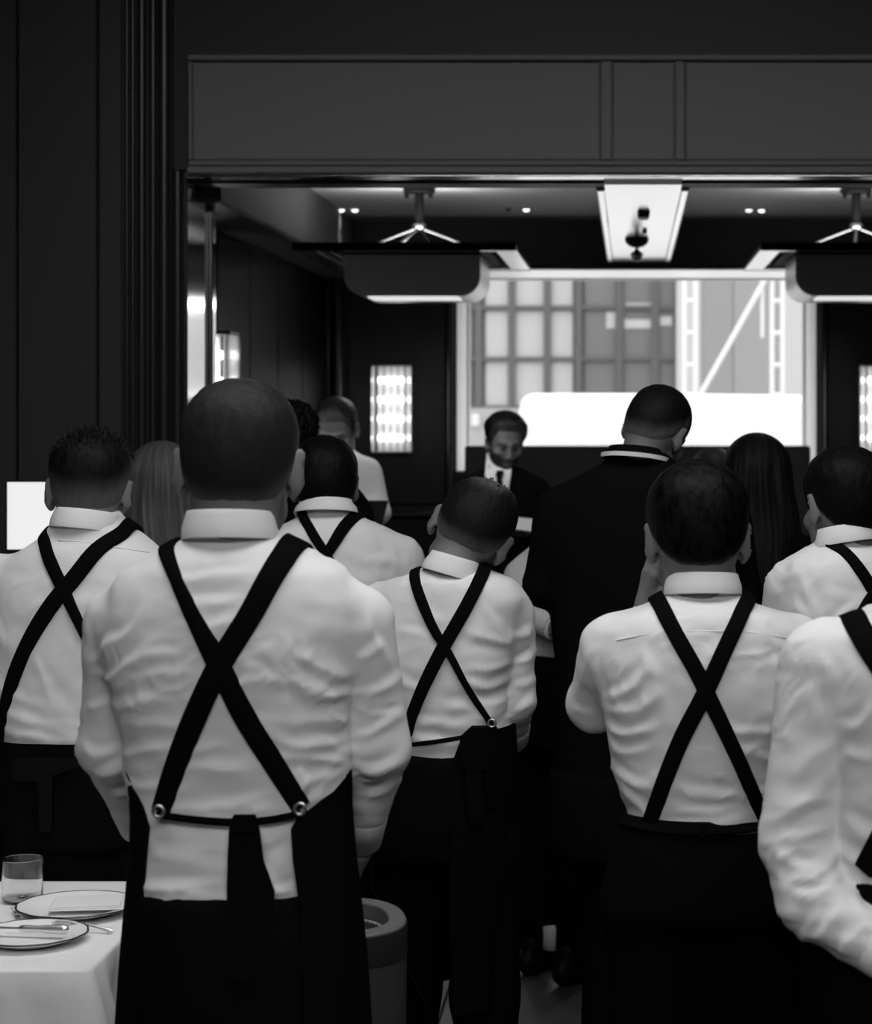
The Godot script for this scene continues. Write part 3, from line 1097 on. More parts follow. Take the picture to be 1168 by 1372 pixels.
# ---------------------------------------------------------------- table, bin, screen
func build_props() -> void:
	var g: Shape
	# a ceiling spot over the table, out of the picture
	var lampo := base("table_spot", Vector3(-1.6, 3.75, -4.2))
	tag(lampo, "recessed ceiling spot above the white table", "ceiling light")
	g = Shape.new()
	g.lathe([Vector2(0, -0.004), Vector2(0.06, -0.004), Vector2(0.07, 0.0), Vector2(0, 0.004)], 20, Transform3D(Basis.IDENTITY, Vector3(-1.6, 3.75, -4.2)))
	part("rim", g, stuff_mat(grey(0.02), 0.5), lampo)
	g = Shape.new()
	g.lathe([Vector2(0, -0.016), Vector2(0.04, -0.013), Vector2(0.052, -0.004), Vector2(0, -0.002)], 16, Transform3D(Basis.IDENTITY, Vector3(-1.6, 3.75, -4.2)))
	part("lens", g, glow_mat(2.2), lampo)
	var tl := SpotLight3D.new()
	tl.name = "spot_lamp"
	tl.light_energy = 11.0
	tl.light_size = 0.05
	tl.spot_angle = 16.5
	tl.spot_angle_attenuation = 0.45
	tl.spot_range = 14.0
	tl.spot_attenuation = 2.0
	tl.shadow_enabled = true
	lampo.add_child(tl, true)
	tl.position = Vector3(0, -0.03, 0)
	tl.rotation.x = -PI / 2
	# table under a cloth
	var tx := -0.97
	var zn := -3.815
	var zf := -4.53
	var o := base("dining_table", Vector3(-1.5, 0, -4.17))
	tag(o, "square dining table standing under the white cloth at the left", "table")
	part("tabletop", slab(Vector3(-2.0, 0.715, zf + 0.01), Vector3(tx - 0.01, 0.744, zn - 0.01), 0.004), stuff_mat(grey(0.1), 0.5), o)
	g = Shape.new()
	g.lathe([Vector2(0, 0), Vector2(0.22, 0), Vector2(0.22, 0.015), Vector2(0.05, 0.04), Vector2(0.035, 0.1), Vector2(0.035, 0.7), Vector2(0.12, 0.715), Vector2(0, 0.715)], 20, Transform3D(Basis.IDENTITY, Vector3(-1.48, 0, -4.17)))
	part("pedestal", g, black_cloth, o)
	var cloth := bump(stuff_mat(grey(0.82), 0.85), 0.02, 0.1, Vector3(1.5, 1.5, 1.5), 9)
	var c := Vector2(-1.485, -4.1725)
	var hw := 0.515
	var hd := 0.3575
	var rows := []
	var per := 320
	for lvl in 15:
		var row := PackedVector3Array()
		for k in per:
			# walk round the table's edge
			var a := TAU * (k + 0.5) / per
			var dir := Vector2(cos(a), sin(a))
			var s := minf(hw / maxf(absf(dir.x), 1e-6), hd / maxf(absf(dir.y), 1e-6))
			var e := dir * s
			var corner := clampf(1.0 - (Vector2(hw, hd) - e.abs()).length() / 0.12, 0.0, 1.0)
			var p: Vector3
			if lvl < 4:
				var f: float = [0.0, 0.5, 0.93, 0.99][lvl]
				p = Vector3(c.x + e.x * f, 0.748, c.y + e.y * f)
			else:
				var dr := (lvl - 4) / 10.0
				var fall := 0.5 * dr
				var wave := sin(k * 0.52 + 0.6 + 0.8 * sin(k * 0.11)) * 0.6 + sin(k * 0.23 + 1.3) * 0.5 + sin(k * 1.03 + 0.4) * 0.2
				var out := 0.006 + dr * 0.022 + (0.012 * smoothstep(0.02, 0.25, dr) + 0.014 * dr) * wave + corner * (dr * 0.07 + 0.012 * smoothstep(0.0, 0.2, dr))
				var nn := e.normalized()
				var side := Vector2(signf(e.x), 0) if absf(e.x) / hw > absf(e.y) / hd else Vector2(0, signf(e.y))
				nn = side.lerp(nn, corner * 0.9).normalized()
				p = Vector3(c.x + e.x + nn.x * out, 0.746 - fall - (0.004 if lvl == 4 else 0.0), c.y + e.y + nn.y * out)
			row.append(p)
		rows.append(row)
	g = Shape.new()
	g.grid(rows, true, true)
	var inner := []
	for r in range(14, 3, -1):
		var row := PackedVector3Array()
		for p in rows[r]:
			row.append(Vector3(c.x + (p.x - c.x) * 0.997, p.y, c.y + (p.z - c.y) * 0.996))
		inner.append(row)
	g.grid(inner, true, true)
	tag(part("tablecloth", g, cloth), "white tablecloth hanging in folds over the table at the left", "tablecloth")

	var china := stuff_mat(grey(0.9), 0.35)
	var band := stuff_mat(grey(0.05), 0.3, 0.6)
	plate(spot(103, 1222, 4.24), 0.117, "larger white plate with dark scalloped rim and folded napkin, farther back on the table", china, band)
	plate(spot(42, 1260, 4.01), 0.104, "smaller white plate with dark scalloped rim and knife across it, nearer the table edge", china, band)
	# napkin
	var np := spot(118, 1213, 4.24)
	np.y = 0.766
	g = Shape.new()
	for k in 3:
		g.box(Vector3(0, k * 0.003, 0), Vector3(0.145 - k * 0.006, 0.0032, 0.10 - k * 0.004), 0.001, Transform3D(Basis(Vector3.UP, 0.12 + k * 0.02), np))
	tag(part("napkin", g, cloth), "folded white napkin lying on the larger plate", "napkin")
	# knife, forks
	var silver := stuff_mat(grey(0.75), 0.38, 1.0)
	knife(spot(-5, 1251, 4.02) + Vector3(0, 0.012, 0), spot(92, 1257, 4.0) + Vector3(0, 0.014, 0), silver)
	fork(Vector3(spot(116, 1246, 4.08).x, 0.765, -4.08), Vector3(spot(152, 1249, 4.07).x, 0.753, -4.07), silver, "fork with only its thin handle showing right of the smaller plate")
	fork(Vector3(spot(160, 1202, 4.35).x, 0.757, -4.36), Vector3(spot(200, 1204, 4.35).x, 0.753, -4.35), silver, "fork lying beyond the larger plate, beside the waiter's apron")
	fork(Vector3(spot(24, 1231, 4.17).x, 0.757, -4.19), Vector3(spot(40, 1245, 4.12).x, 0.753, -4.11), silver, "small fork between the two plates")
	# tumbler
	var gp := spot(30, 1207, 4.34)
	gp.y = 0.7495
	var clear := stuff_mat(grey(1.0), 0.01)
	clear.refraction_enabled = true
	clear.refraction_scale = 0.05
	clear.albedo_color = Color(1, 1, 1, 0.0)
	g = Shape.new()
	g.lathe([Vector2(0, 0.001), Vector2(0.036, 0.0), Vector2(0.039, 0.003), Vector2(0.041, 0.012), Vector2(0.0415, 0.086), Vector2(0.0408, 0.0875), Vector2(0.0398, 0.086), Vector2(0.0392, 0.009), Vector2(0.036, 0.005), Vector2(0, 0.0045)], 40, Transform3D(Basis.IDENTITY, gp))
	tag(part("tumbler", g, clear), "clear empty tumbler on the white tablecloth behind the plates", "glass")

	# waste bin
	o = base("waste_bin", Vector3(-0.567, 0, -3.97))
	tag(o, "dark grey waste bin with a thick pale rim behind the nearest waiter", "bin")
	var t := Transform3D(Basis(Vector3.UP, 0.25), Vector3(-0.567, 0, -3.97))
	g = Shape.new()
	g.lathe([Vector2(0, 0.0), Vector2(0.135, 0.0), Vector2(0.139, 0.01), Vector2(0.146, 0.74), Vector2(0.138, 0.765), Vector2(0.132, 0.74), Vector2(0.125, 0.02), Vector2(0, 0.018)], 40, t, 2.5, 1.1)
	part("body", g, stuff_mat(grey(0.055), 0.4), o)
	g = Shape.new()
	g.lathe([Vector2(0.142, 0.742), Vector2(0.147, 0.744), Vector2(0.1465, 0.798), Vector2(0.142, 0.799)], 44, t, 2.5, 1.1)
	part("rim_side", g, stuff_mat(grey(0.02), 0.5), o)
	g = Shape.new()
	g.lathe([Vector2(0.140, 0.796), Vector2(0.1462, 0.797), Vector2(0.1445, 0.803), Vector2(0.138, 0.806), Vector2(0.116, 0.806), Vector2(0.111, 0.801), Vector2(0.109, 0.74), Vector2(0.114, 0.742)], 44, t, 2.5, 1.1)
	part("rim", g, stuff_mat(grey(0.13), 0.5), o)
	g = Shape.new()
	for k in 30:
		var a := -1.6 + k * 0.09
		g.box(Vector3(cos(a) * 0.108, 0.775, sin(a) * 0.119), Vector3(0.006, 0.003, 0.006), 0.0, t)
	part("stitching", g, stuff_mat(grey(0.4), 0.6), o)

	# lit tablet on a stand
	var z := 6.3
	var a := spot(9, 646, z)
	var b := spot(76, 736, z)
	o = base("tablet_stand", Vector3((a.x + b.x) / 2, 0, -z))
	tag(o, "white-lit tablet in a thin dark frame on a slim stand beside the panelled wall", "tablet")
	part("case", slab(Vector3(a.x - 0.004, b.y - 0.01, -z - 0.012), Vector3(b.x + 0.004, a.y + 0.006, -z), 0.003), stuff_mat(grey(0.01), 0.4), o)
	part("screen", slab(Vector3(a.x + 0.002, b.y, -z - 0.001), Vector3(b.x - 0.002, a.y, -z + 0.0015)), glow_mat(0.72), o)
	var sl := AreaLight3D.new()
	sl.name = "screen_lamp"
	sl.area_size = Vector2(0.13, 0.18)
	sl.light_energy = 0.02
	sl.area_range = 14.0
	sl.shadow_enabled = true
	o.add_child(sl, true)
	sl.position = Vector3(0, (a.y + b.y) / 2, 0.01)
	sl.rotation.y = PI
	g = Shape.new()
	g.tube(PackedVector3Array([Vector3((a.x + b.x) / 2, 0.01, -z - 0.03), Vector3((a.x + b.x) / 2, b.y, -z - 0.03), Vector3((a.x + b.x) / 2, b.y + 0.06, -z - 0.012)]), [0.012], 10)
	part("pole", g, stuff_mat(grey(0.01), 0.4), o)
	g = Shape.new()
	g.lathe([Vector2(0, 0), Vector2(0.14, 0), Vector2(0.14, 0.012), Vector2(0.02, 0.025), Vector2(0, 0.025)], 24, Transform3D(Basis.IDENTITY, Vector3((a.x + b.x) / 2, 0, -z - 0.03)))
	part("foot", g, stuff_mat(grey(0.01), 0.4), o)


func plate(at: Vector3, r: float, label: String, china: Material, band: Material) -> void:
	at.y = 0.749
	var o := base("plate", at)
	tag(o, label, "plate", "plates on the white tablecloth")
	var prof := [Vector2(0, 0.0), Vector2(r * 0.6, 0.0), Vector2(r * 0.64, 0.003), Vector2(r * 0.9, 0.012), Vector2(r, 0.016), Vector2(r * 0.995, 0.0185), Vector2(r * 0.9, 0.0165), Vector2(r * 0.66, 0.009), Vector2(r * 0.58, 0.0065), Vector2(0, 0.0065)]
	var rows := []
	var n := 72
	for p in prof:
		var row := PackedVector3Array()
		for s in n:
			var a := TAU * s / n
			var k: float = p.x * (1.0 + 0.016 * absf(cos(a * 6.0)) * clampf((p.x / r - 0.6) * 3.0, 0, 1))
			row.append(at + Vector3(cos(a) * k, p.y, sin(a) * k))
		rows.append(row)
	var g := Shape.new()
	g.grid(rows, true, false)
	part("dish", g, china, o)
	rows = []
	for q in 9:
		var row := PackedVector3Array()
		var qa := TAU * q / 8.0
		for s in n:
			var a := TAU * s / n
			var k := r * (1.0 + 0.016 * absf(cos(a * 6.0))) + cos(qa) * 0.0022 - 0.001
			row.append(at + Vector3(cos(a) * k, 0.0173 + sin(qa) * 0.0018, sin(a) * k))
		rows.append(row)
	g = Shape.new()
	g.grid(rows, true, false)
	part("rim_band", g, band, o)


func knife(a: Vector3, b: Vector3, mat: Material) -> void:
	a.y = 0.773
	b.y = 0.7735
	var o := base("knife", a)
	tag(o, "silver table knife resting across the smaller plate", "knife")
	var d := (b - a).normalized()
	var g := Shape.new()
	var m := a.lerp(b, 0.33)
	g.tube(PackedVector3Array([m, m + d * 0.012, m + d * 0.03, m.lerp(b, 0.6), b - d * 0.01, b - d * 0.003, b]), [0.005, 0.0075, 0.0058, 0.0082, 0.0095, 0.0075, 0.002], 12)
	part("handle", g, mat, o)
	g = Shape.new()
	var side := d.cross(Vector3.UP).normalized()
	var tip := a - d * 0.07
	for s in [-1.0, 1.0]:
		g.flat(PackedVector3Array([m + side * 0.004 + Vector3(0, s * 0.001, 0), m - side * 0.006 + Vector3(0, s * 0.001, 0), tip - side * 0.004 + Vector3(0, s * 0.0005, 0), tip + side * 0.006 + Vector3(0, s * 0.0005, 0)]) if s < 0 else PackedVector3Array([tip + side * 0.006 + Vector3(0, 0.0005, 0), tip - side * 0.004 + Vector3(0, 0.0005, 0), m - side * 0.006 + Vector3(0, 0.001, 0), m + side * 0.004 + Vector3(0, 0.001, 0)]))
	part("blade", g, mat, o)


func fork(a: Vector3, b: Vector3, mat: Material, label: String) -> void:
	# a is where the neck meets the head, b the end of the handle
	var o := base("fork", a)
	tag(o, label, "fork", "forks on the white tablecloth")
	var d := (b - a).normalized()
	var side := d.cross(Vector3.UP).normalized()
	var g := Shape.new()
	g.tube(PackedVector3Array([a, a.lerp(b, 0.5), b - d * 0.01, b]), [0.0025, 0.003, 0.005, 0.002], 10)
	part("handle", g, mat, o)
	g = Shape.new()
	var t := Transform3D(Basis(side, Vector3.UP, -d).orthonormalized(), a)
	g.box(Vector3(0, 0, 0.02), Vector3(0.02, 0.002, 0.03), 0.0008, t)
	for k in 4:
		g.box(Vector3(-0.0085 + k * 0.0057, 0.001, 0.05), Vector3(0.0025, 0.002, 0.035), 0.0006, t)
	part("head", g, mat, o)


# ---------------------------------------------------------------- people: templates
var skull_shape: Shape     # a head without ears, nose and neck, facing -z, origin between the ears: what hair grows on
var hand_shape: Shape      # right hand, wrist at the origin, fingers towards -y, palm towards -x... thumb towards -z
var shoe_shape: Shape


func sculpt(f: Field, with_face: bool, t := Transform3D.IDENTITY, neck := Vector3.INF, slim := 1.0) -> void:
	var k := t.basis.x.length()
	var r := t.basis.orthonormalized()
	f.ball(t * Vector3(0, 0.036, 0.012), Vector3(0.0755, 0.094, 0.097) * k, 0.02 * k, r)
	for s in [-1.0, 1.0]:
		f.ball(t * Vector3(s * 0.023, 0.046, 0.012), Vector3(0.049, 0.068, 0.084) * k, 0.02 * k, r)
	f.ball(t * Vector3(0, 0.0, 0.045), Vector3(0.066, 0.07, 0.055) * k, 0.03 * k, r)
	f.ball(t * Vector3(0, -0.03, -0.042), Vector3(0.06, 0.082, 0.062) * k, 0.03 * k, r)
	for s in [-1.0, 1.0]:
		f.bone(t * Vector3(s * 0.047, -0.058, -0.015), t * Vector3(s * 0.014, -0.096, -0.078), 0.02 * k, 0.016 * k, 0.03 * k)
	if not with_face:
		return
	f.bone(t * Vector3(0, -0.03, 0.024), t * Vector3(0, -0.085, 0.030), 0.055 * k * slim, 0.053 * k * slim, 0.03 * k)
	if neck != Vector3.INF:
		f.bone(t * Vector3(0, -0.085, 0.030), neck, 0.053 * k * slim, 0.056 * k * slim, 0.02 * k)
	for s in [-1.0, 1.0]:
		f.bone(t * Vector3(s * 0.012, 0.026, -0.098), t * Vector3(s * 0.044, 0.026, -0.078), 0.010 * k, 0.010 * k, 0.016 * k)
		f.ball(t * Vector3(s * 0.046, -0.022, -0.073), Vector3(0.018, 0.016, 0.018) * k, 0.025 * k, r)
		f.ball(t * Vector3(s * 0.032, 0.006, -0.112), Vector3(0.017, 0.012, 0.018) * k, 0.012 * k, r, true)
		# ears: a flat oval that leans out at the back, with a hollow and a lobe
		var turn := r * Basis(Vector3.UP, s * -0.6) * Basis(Vector3.RIGHT, -0.15)
		f.ball(t * Vector3(s * 0.0865, 0.002, 0.020), Vector3(0.0072, 0.034, 0.020) * k, 0.006 * k, turn)
		f.ball(t * Vector3(s * 0.080, -0.027, 0.012), Vector3(0.008, 0.013, 0.010) * k, 0.008 * k, r)
		f.ball(t * Vector3(s * 0.0925, 0.004, 0.011), Vector3(0.0045, 0.019, 0.009) * k, 0.004 * k, turn, true)
		f.ball(t * Vector3(s * 0.011, -0.033, -0.116), Vector3(0.008, 0.008, 0.010) * k, 0.008 * k, r)
	f.bone(t * Vector3(0, 0.018, -0.104), t * Vector3(0, -0.030, -0.125), 0.0075 * k, 0.0115 * k, 0.014 * k)
	f.bone(t * Vector3(-0.018, -0.0595, -0.096), t * Vector3(0.018, -0.0595, -0.096), 0.0065 * k, 0.0065 * k, 0.010 * k)
	f.bone(t * Vector3(-0.015, -0.069, -0.096), t * Vector3(0.015, -0.069, -0.096), 0.0075 * k, 0.0075 * k, 0.008 * k)
	f.ball(t * Vector3(0, -0.0645, -0.108), Vector3(0.022, 0.0015, 0.006) * k, 0.003 * k, r, true)
	f.ball(t * Vector3(0, -0.098, -0.093), Vector3(0.018, 0.014, 0.014) * k, 0.02 * k, r)


func make_templates() -> void:
	var f := Field.new(Vector3(-0.1, -0.13, -0.13), Vector3(0.1, 0.145, 0.125), 0.0045)
	sculpt(f, false)
	skull_shape = f.nets()
	skull_shape.smooth_normals()
	# hand
	f = Field.new(Vector3(-0.05, -0.21, -0.075), Vector3(0.05, 0.06, 0.075), 0.0034)
	f.bone(Vector3(0, 0.05, 0), Vector3(0, -0.01, 0), 0.027, 0.025, 0.02)
	f.bone(Vector3(0, -0.02, -0.012), Vector3(0, -0.08, -0.026), 0.019, 0.014, 0.02)
	f.bone(Vector3(0, -0.02, 0.008), Vector3(0, -0.08, 0.004), 0.018, 0.013, 0.02)
	f.bone(Vector3(0, -0.02, 0.018), Vector3(0, -0.075, 0.028), 0.016, 0.012, 0.02)
	for k in 4:
		# knuckle, then three joints that curl towards -x
		var zz: float = [-0.028, -0.009, 0.011, 0.030][k]
		var len: float = [0.92, 1.0, 0.94, 0.75][k]
		var p := Vector3(0.0, [-0.084, -0.09, -0.087, -0.08][k], zz)
		var ang := 0.25
		for j in 3:
			var seg: float = [0.043, 0.028, 0.021][j] * len
			var q := p + Vector3(-sin(ang), -cos(ang), 0) * seg
			f.bone(p, q, 0.0092 - j * 0.0009, 0.0088 - j * 0.0010, 0.003 if j == 0 else 0.004)
			p = q
			ang += 0.5
	f.bone(Vector3(-0.006, -0.02, -0.022), Vector3(-0.016, -0.055, -0.048), 0.016, 0.0115, 0.012)
	f.bone(Vector3(-0.016, -0.055, -0.048), Vector3(-0.022, -0.083, -0.052), 0.0105, 0.0095, 0.004)
	f.bone(Vector3(-0.022, -0.083, -0.052), Vector3(-0.026, -0.103, -0.047), 0.0095, 0.008, 0.004)
	hand_shape = f.nets()
	hand_shape.smooth_normals()
	# shoe, toe towards -z, ankle over the origin
	f = Field.new(Vector3(-0.07, -0.01, -0.22), Vector3(0.07, 0.13, 0.11), 0.009)
	f.ball(Vector3(0, 0.035, -0.11), Vector3(0.046, 0.034, 0.095), 0.03)
	f.ball(Vector3(0, 0.04, 0.03), Vector3(0.036, 0.042, 0.055), 0.03)
	f.bone(Vector3(0, 0.05, -0.04), Vector3(0, 0.1, 0.015), 0.038, 0.04, 0.03)
	for k in f.d.size():
		var y := f.o.y + float((k / f.nx) % f.ny) * f.h
		f.d[k] = maxf(f.d[k], 0.002 - y)
	shoe_shape = f.nets()
	shoe_shape.smooth_normals()


# ---------------------------------------------------------------- hair
func hairline(p: Vector3, nape: float) -> float:
	# height of the hairline at this bearing: 0 is the back of the head, 180 the face
	var a := absf(rad_to_deg(atan2(p.x, p.z)))
	var pts := [[0.0, nape], [22.0, nape + 0.003], [38.0, nape + 0.018], [55.0, nape + 0.044], [70.0, maxf(nape + 0.058, -0.02)], [80.0, 0.028], [94.0, 0.022], [100.0, -0.012], [112.0, -0.008], [120.0, 0.045], [138.0, 0.083], [180.0, 0.088]]
	for k in pts.size() - 1:
		if a <= pts[k + 1][0]:
			return lerpf(pts[k][1], pts[k + 1][1], (a - pts[k][0]) / (pts[k + 1][0] - pts[k][0]))
	return 0.088


# style: nape (height of the lower hairline), low and high (thickness), fade (height over which the skin shows through), dark (tone), thin (bald crown 0..1)
func make_hair(t: Transform3D, style: Dictionary, tone: float) -> Shape:
	var g := Shape.new()
	var nape: float = style.get("nape", -0.075)
	var low: float = style.get("low", 0.002)
	var high: float = style.get("high", 0.012)
	var fade: float = style.get("fade", 0.07)
	var dark: float = style.get("dark", 0.012)
	var thin: float = style.get("thin", 0.0)
	var rough: float = style.get("rough", 0.06)
	var mask := PackedFloat32Array()
	for k in skull_shape.v.size():
		var p := skull_shape.v[k]
		var m := p.y - hairline(p, nape)
		mask.append(m)
		var up := smoothstep(0.0, fade, m)
		var top := smoothstep(0.0, 0.12, p.y + 0.03)
		var thick := lerpf(0.0, lerpf(low, high, top * top), smoothstep(-0.004, 0.02, m)) + lerpf(-0.0045, 0.001, smoothstep(-0.012, 0.0, m))
		var noise := ripple.get_noise_3d(p.x * 70.0, p.y * 24.0, p.z * 60.0)
		thick *= 1.0 + rough * noise * 2.0
		if thin > 0.0:
			var crown := 1.0 - smoothstep(0.015, 0.07, Vector2(p.x, p.z - float(style.get("crown", -0.01))).length() - maxf(0.0, (p.y - 0.09)) * 0.2)
			crown *= smoothstep(0.06, 0.105, p.y) * (1.0 - smoothstep(0.02, 0.055, absf(p.x + 0.008)))
			thick = lerpf(thick, 0.002, crown * thin)
			up *= 1.0 - crown * thin * (0.75 + 0.6 * clampf(ripple.get_noise_3d(p.x * 160.0, p.y * 30.0, p.z * 40.0), -0.5, 0.7))
		g.v.append(p + skull_shape.n[k] * thick)
		var d := lerpf(tone * 0.75, dark, clampf(up, 0.0, 1.0)) * (1.0 + 0.2 * noise)
		g.c.append(grey(maxf(d, 0.002)))
	for k in range(0, skull_shape.i.size(), 3):
		var a := skull_shape.i[k]
		var b := skull_shape.i[k + 1]
		var c := skull_shape.i[k + 2]
		if mask[a] > -0.012 and mask[b] > -0.012 and mask[c] > -0.012:
			g.i.append_array(PackedInt32Array([a, b, c]))
	g.smooth_normals()
	# loose tufts
	var tufts: int = style.get("tufts", 0)
	var lift: float = style.get("lift", 0.02)
	var made := 0
	while made < tufts:
		var k := rng.randi_range(0, skull_shape.v.size() - 1)
		var p := skull_shape.v[k]
		if p.y < 0.075 or mask[k] < 0.02:
			continue
		made += 1
		var nrm := skull_shape.n[k]
		var lean := (nrm + Vector3(rng.randf_range(-0.5, 0.5), 0.35, rng.randf_range(-0.4, 0.5))).normalized()
		var root := p + nrm * (high * 0.4)
		var tip := root + lean * lift * rng.randf_range(0.6, 1.2)
		var b := g.v.size()
		g.tube(PackedVector3Array([root, root.lerp(tip, 0.5) + nrm * 0.002, tip]), [0.0022, 0.0015, 0.0004], 4, false)
		var shade := dark * rng.randf_range(0.7, style.get("glint", 2.2))
		for q in range(b, g.v.size()):
			g.c.append(grey(shade))
	var out := Shape.new()
	out.join(g, t)
	return out


# long hair: a cap over the skull that falls down the back in ridged locks to a ragged hem
func long_hair(t: Transform3D, fall: float, dark: float, glint: float, part_x: float, spread := 1.0) -> Shape:
	var rows := []
	var cols := []
	var nu := 120
	var nv := 40
	for r in nv:
		var s := float(r) / (nv - 1)
		var row := PackedVector3Array()
		var col := PackedColorArray()
		for k in nu:
			var u := float(k) / (nu - 1)
			var a := lerpf(-2.25, 2.25, u)     # bearing, 0 at the back
			var lock := ripple.get_noise_2d(a * 3.6 + fall * 40.0, s * 1.3) * 0.9 + ripple.get_noise_2d(a * 11.0, s * 1.6 + 5.0) * 0.8
			var p: Vector3
			if s < 0.42:
				var q := s / 0.42
				var polar := q * PI * 0.5
				p = Vector3(part_x * (1.0 - q), 0.036, 0.012) + Vector3(sin(a) * sin(polar) * 0.096, cos(polar) * 0.106, cos(a) * sin(polar) * 0.107)
				p += (p - Vector3(0, 0.036, 0.012)).normalized() * lock * 0.0022 * q
			else:
				var q := (s - 0.42) / 0.58
				var wide := lerpf(1.0, spread, smoothstep(0.0, 0.5, q))
				var front := smoothstep(1.2, 2.25, absf(a))
				var deep := lerpf(0.119, 0.100, smoothstep(0.0, 0.35, q)) + 0.03 * q
				p = Vector3(sin(a) * 0.096 * wide, 0.036 - q * fall * (1.0 + 0.05 * lock - 0.2 * front), cos(a) * deep + 0.0)
				p += Vector3(sin(a), 0, cos(a)) * lock * 0.0045
				p.x += 0.012 * sin(q * 3.0 + a * 2.0) * q
			row.append(t * p)
			col.append(grey(dark * (1.0 + 0.3 * lock) + glint * clampf(lock - 0.25, 0.0, 0.6)))
		rows.append(row)
		cols.append(col)
	var g := Shape.new()
	g.grid(rows, false, false, cols)
	var inner := []
	for r in nv:
		var row := PackedVector3Array()
		for k in nu:
			var ce := t * Vector3(0, minf(0.036, 0.036), 0.0)
			var p: Vector3 = rows[r][k]
			var axis := Vector3(ce.x, p.y if p.y < ce.y else ce.y, ce.z)
			row.append(p + (axis - p).normalized() * 0.007)
		inner.append(row)
	g.grid(inner, false, true, cols)
	return g


# ---------------------------------------------------------------- garments
# folds: [x0, y0, x1, y1, width, height in mm, bow] in pixels at the wearer's depth
func crease(g: Shape, z: float, folds: Array, noise_mm: float, ridge_mm: float, mid_x: float, seed_: float, waist := -1.0) -> void:
	var s := FOCAL / z
	var fa := []
	for f in folds:
		var a := Vector2(f[0], f[1])
		var b := Vector2(f[2], f[3])
		fa.append([a, (b - a).normalized(), (b - a).length(), float(f[4]), f[5] * 0.001, float(f[6]) if f.size() > 6 else 0.0])
	g.smooth_normals()
	for k in g.v.size():
		var p := g.v[k]
		var n := g.n[k]
		var d := noise_mm * 0.001 * ripple.get_noise_3d(p.x * 9.0 + seed_, p.y * 13.0, p.z * 9.0)
		# thin ridges that rise from the sides towards the spine
		var vv := p.y + 0.45 * absf(p.x - mid_x)
		var uu := p.x * 3.5 + seed_
		var ridge := 1.0 - absf(ripple.get_noise_3d(uu, vv * 15.0 + 2.0 * ripple.get_noise_2d(p.x * 6.0, p.y * 6.0), p.z * 3.0))
		var where := smoothstep(-0.1, 0.5, ripple.get_noise_3d(p.x * 4.0 - seed_, p.y * 4.0, p.z * 4.0))
		d += ridge_mm * 0.001 * pow(ridge, 7.0) * where
		if waist > 0.0:
			var over := 1.0 - smoothstep(0.0, 0.22, p.y - waist)
			d += over * 0.0035 * ripple.get_noise_3d(p.x * 7.0 + seed_ * 2.0, p.y * 38.0, p.z * 7.0)
		if n.z > -0.35:
			var q := Vector2(CENTRE_X + p.x * s, CENTRE_Y - (p.y - EYE) * s)
			for f in fa:
				var r: Vector2 = q - f[0]
				var u: Vector2 = f[1]
				var t := r.dot(u) / float(f[2])
				if t < -0.1 or t > 1.1:
					continue
				var e := r.x * u.y - r.y * u.x + float(f[5]) * 4.0 * t * (1.0 - t)
				var w: float = f[3]
				e += w * 0.9 * ripple.get_noise_2d(q.x * 0.012 + f[4] * 900.0, q.y * 0.012)
				w *= 0.75 + 0.5 * t
				if absf(e) > w * 3.2:
					continue
				var taper := smoothstep(-0.1, 0.25, t) * (1.0 - smoothstep(0.6, 1.1, t))
				# a fold is a ridge with a sharper valley on one side
				var x := e / w
				d += float(f[4]) * 1.25 * taper * (exp(-sqrt(x * x + 0.06) * 1.4) * 1.3 - 0.5 * exp(-(x - 1.4) * (x - 1.4) * 1.4))
		g.v[k] = p + n * d
	relax(g, 1)
	g.smooth_normals()


# evens out the mesh: every vertex moves towards the middle of its neighbours
func relax(g: Shape, times: int) -> void:
	for t in times:
		var sum := PackedVector3Array()
		sum.resize(g.v.size())
		var num := PackedFloat32Array()
		num.resize(g.v.size())
		for q in range(0, g.i.size(), 3):
			var a := g.i[q]
			var b := g.i[q + 1]
			var c := g.i[q + 2]
			var all := g.v[a] + g.v[b] + g.v[c]
			sum[a] += all
			sum[b] += all
			sum[c] += all
			num[a] += 3.0
			num[b] += 3.0
			num[c] += 3.0
		for q in g.v.size():
			g.v[q] = g.v[q].lerp(sum[q] / maxf(num[q], 1.0), 0.6)


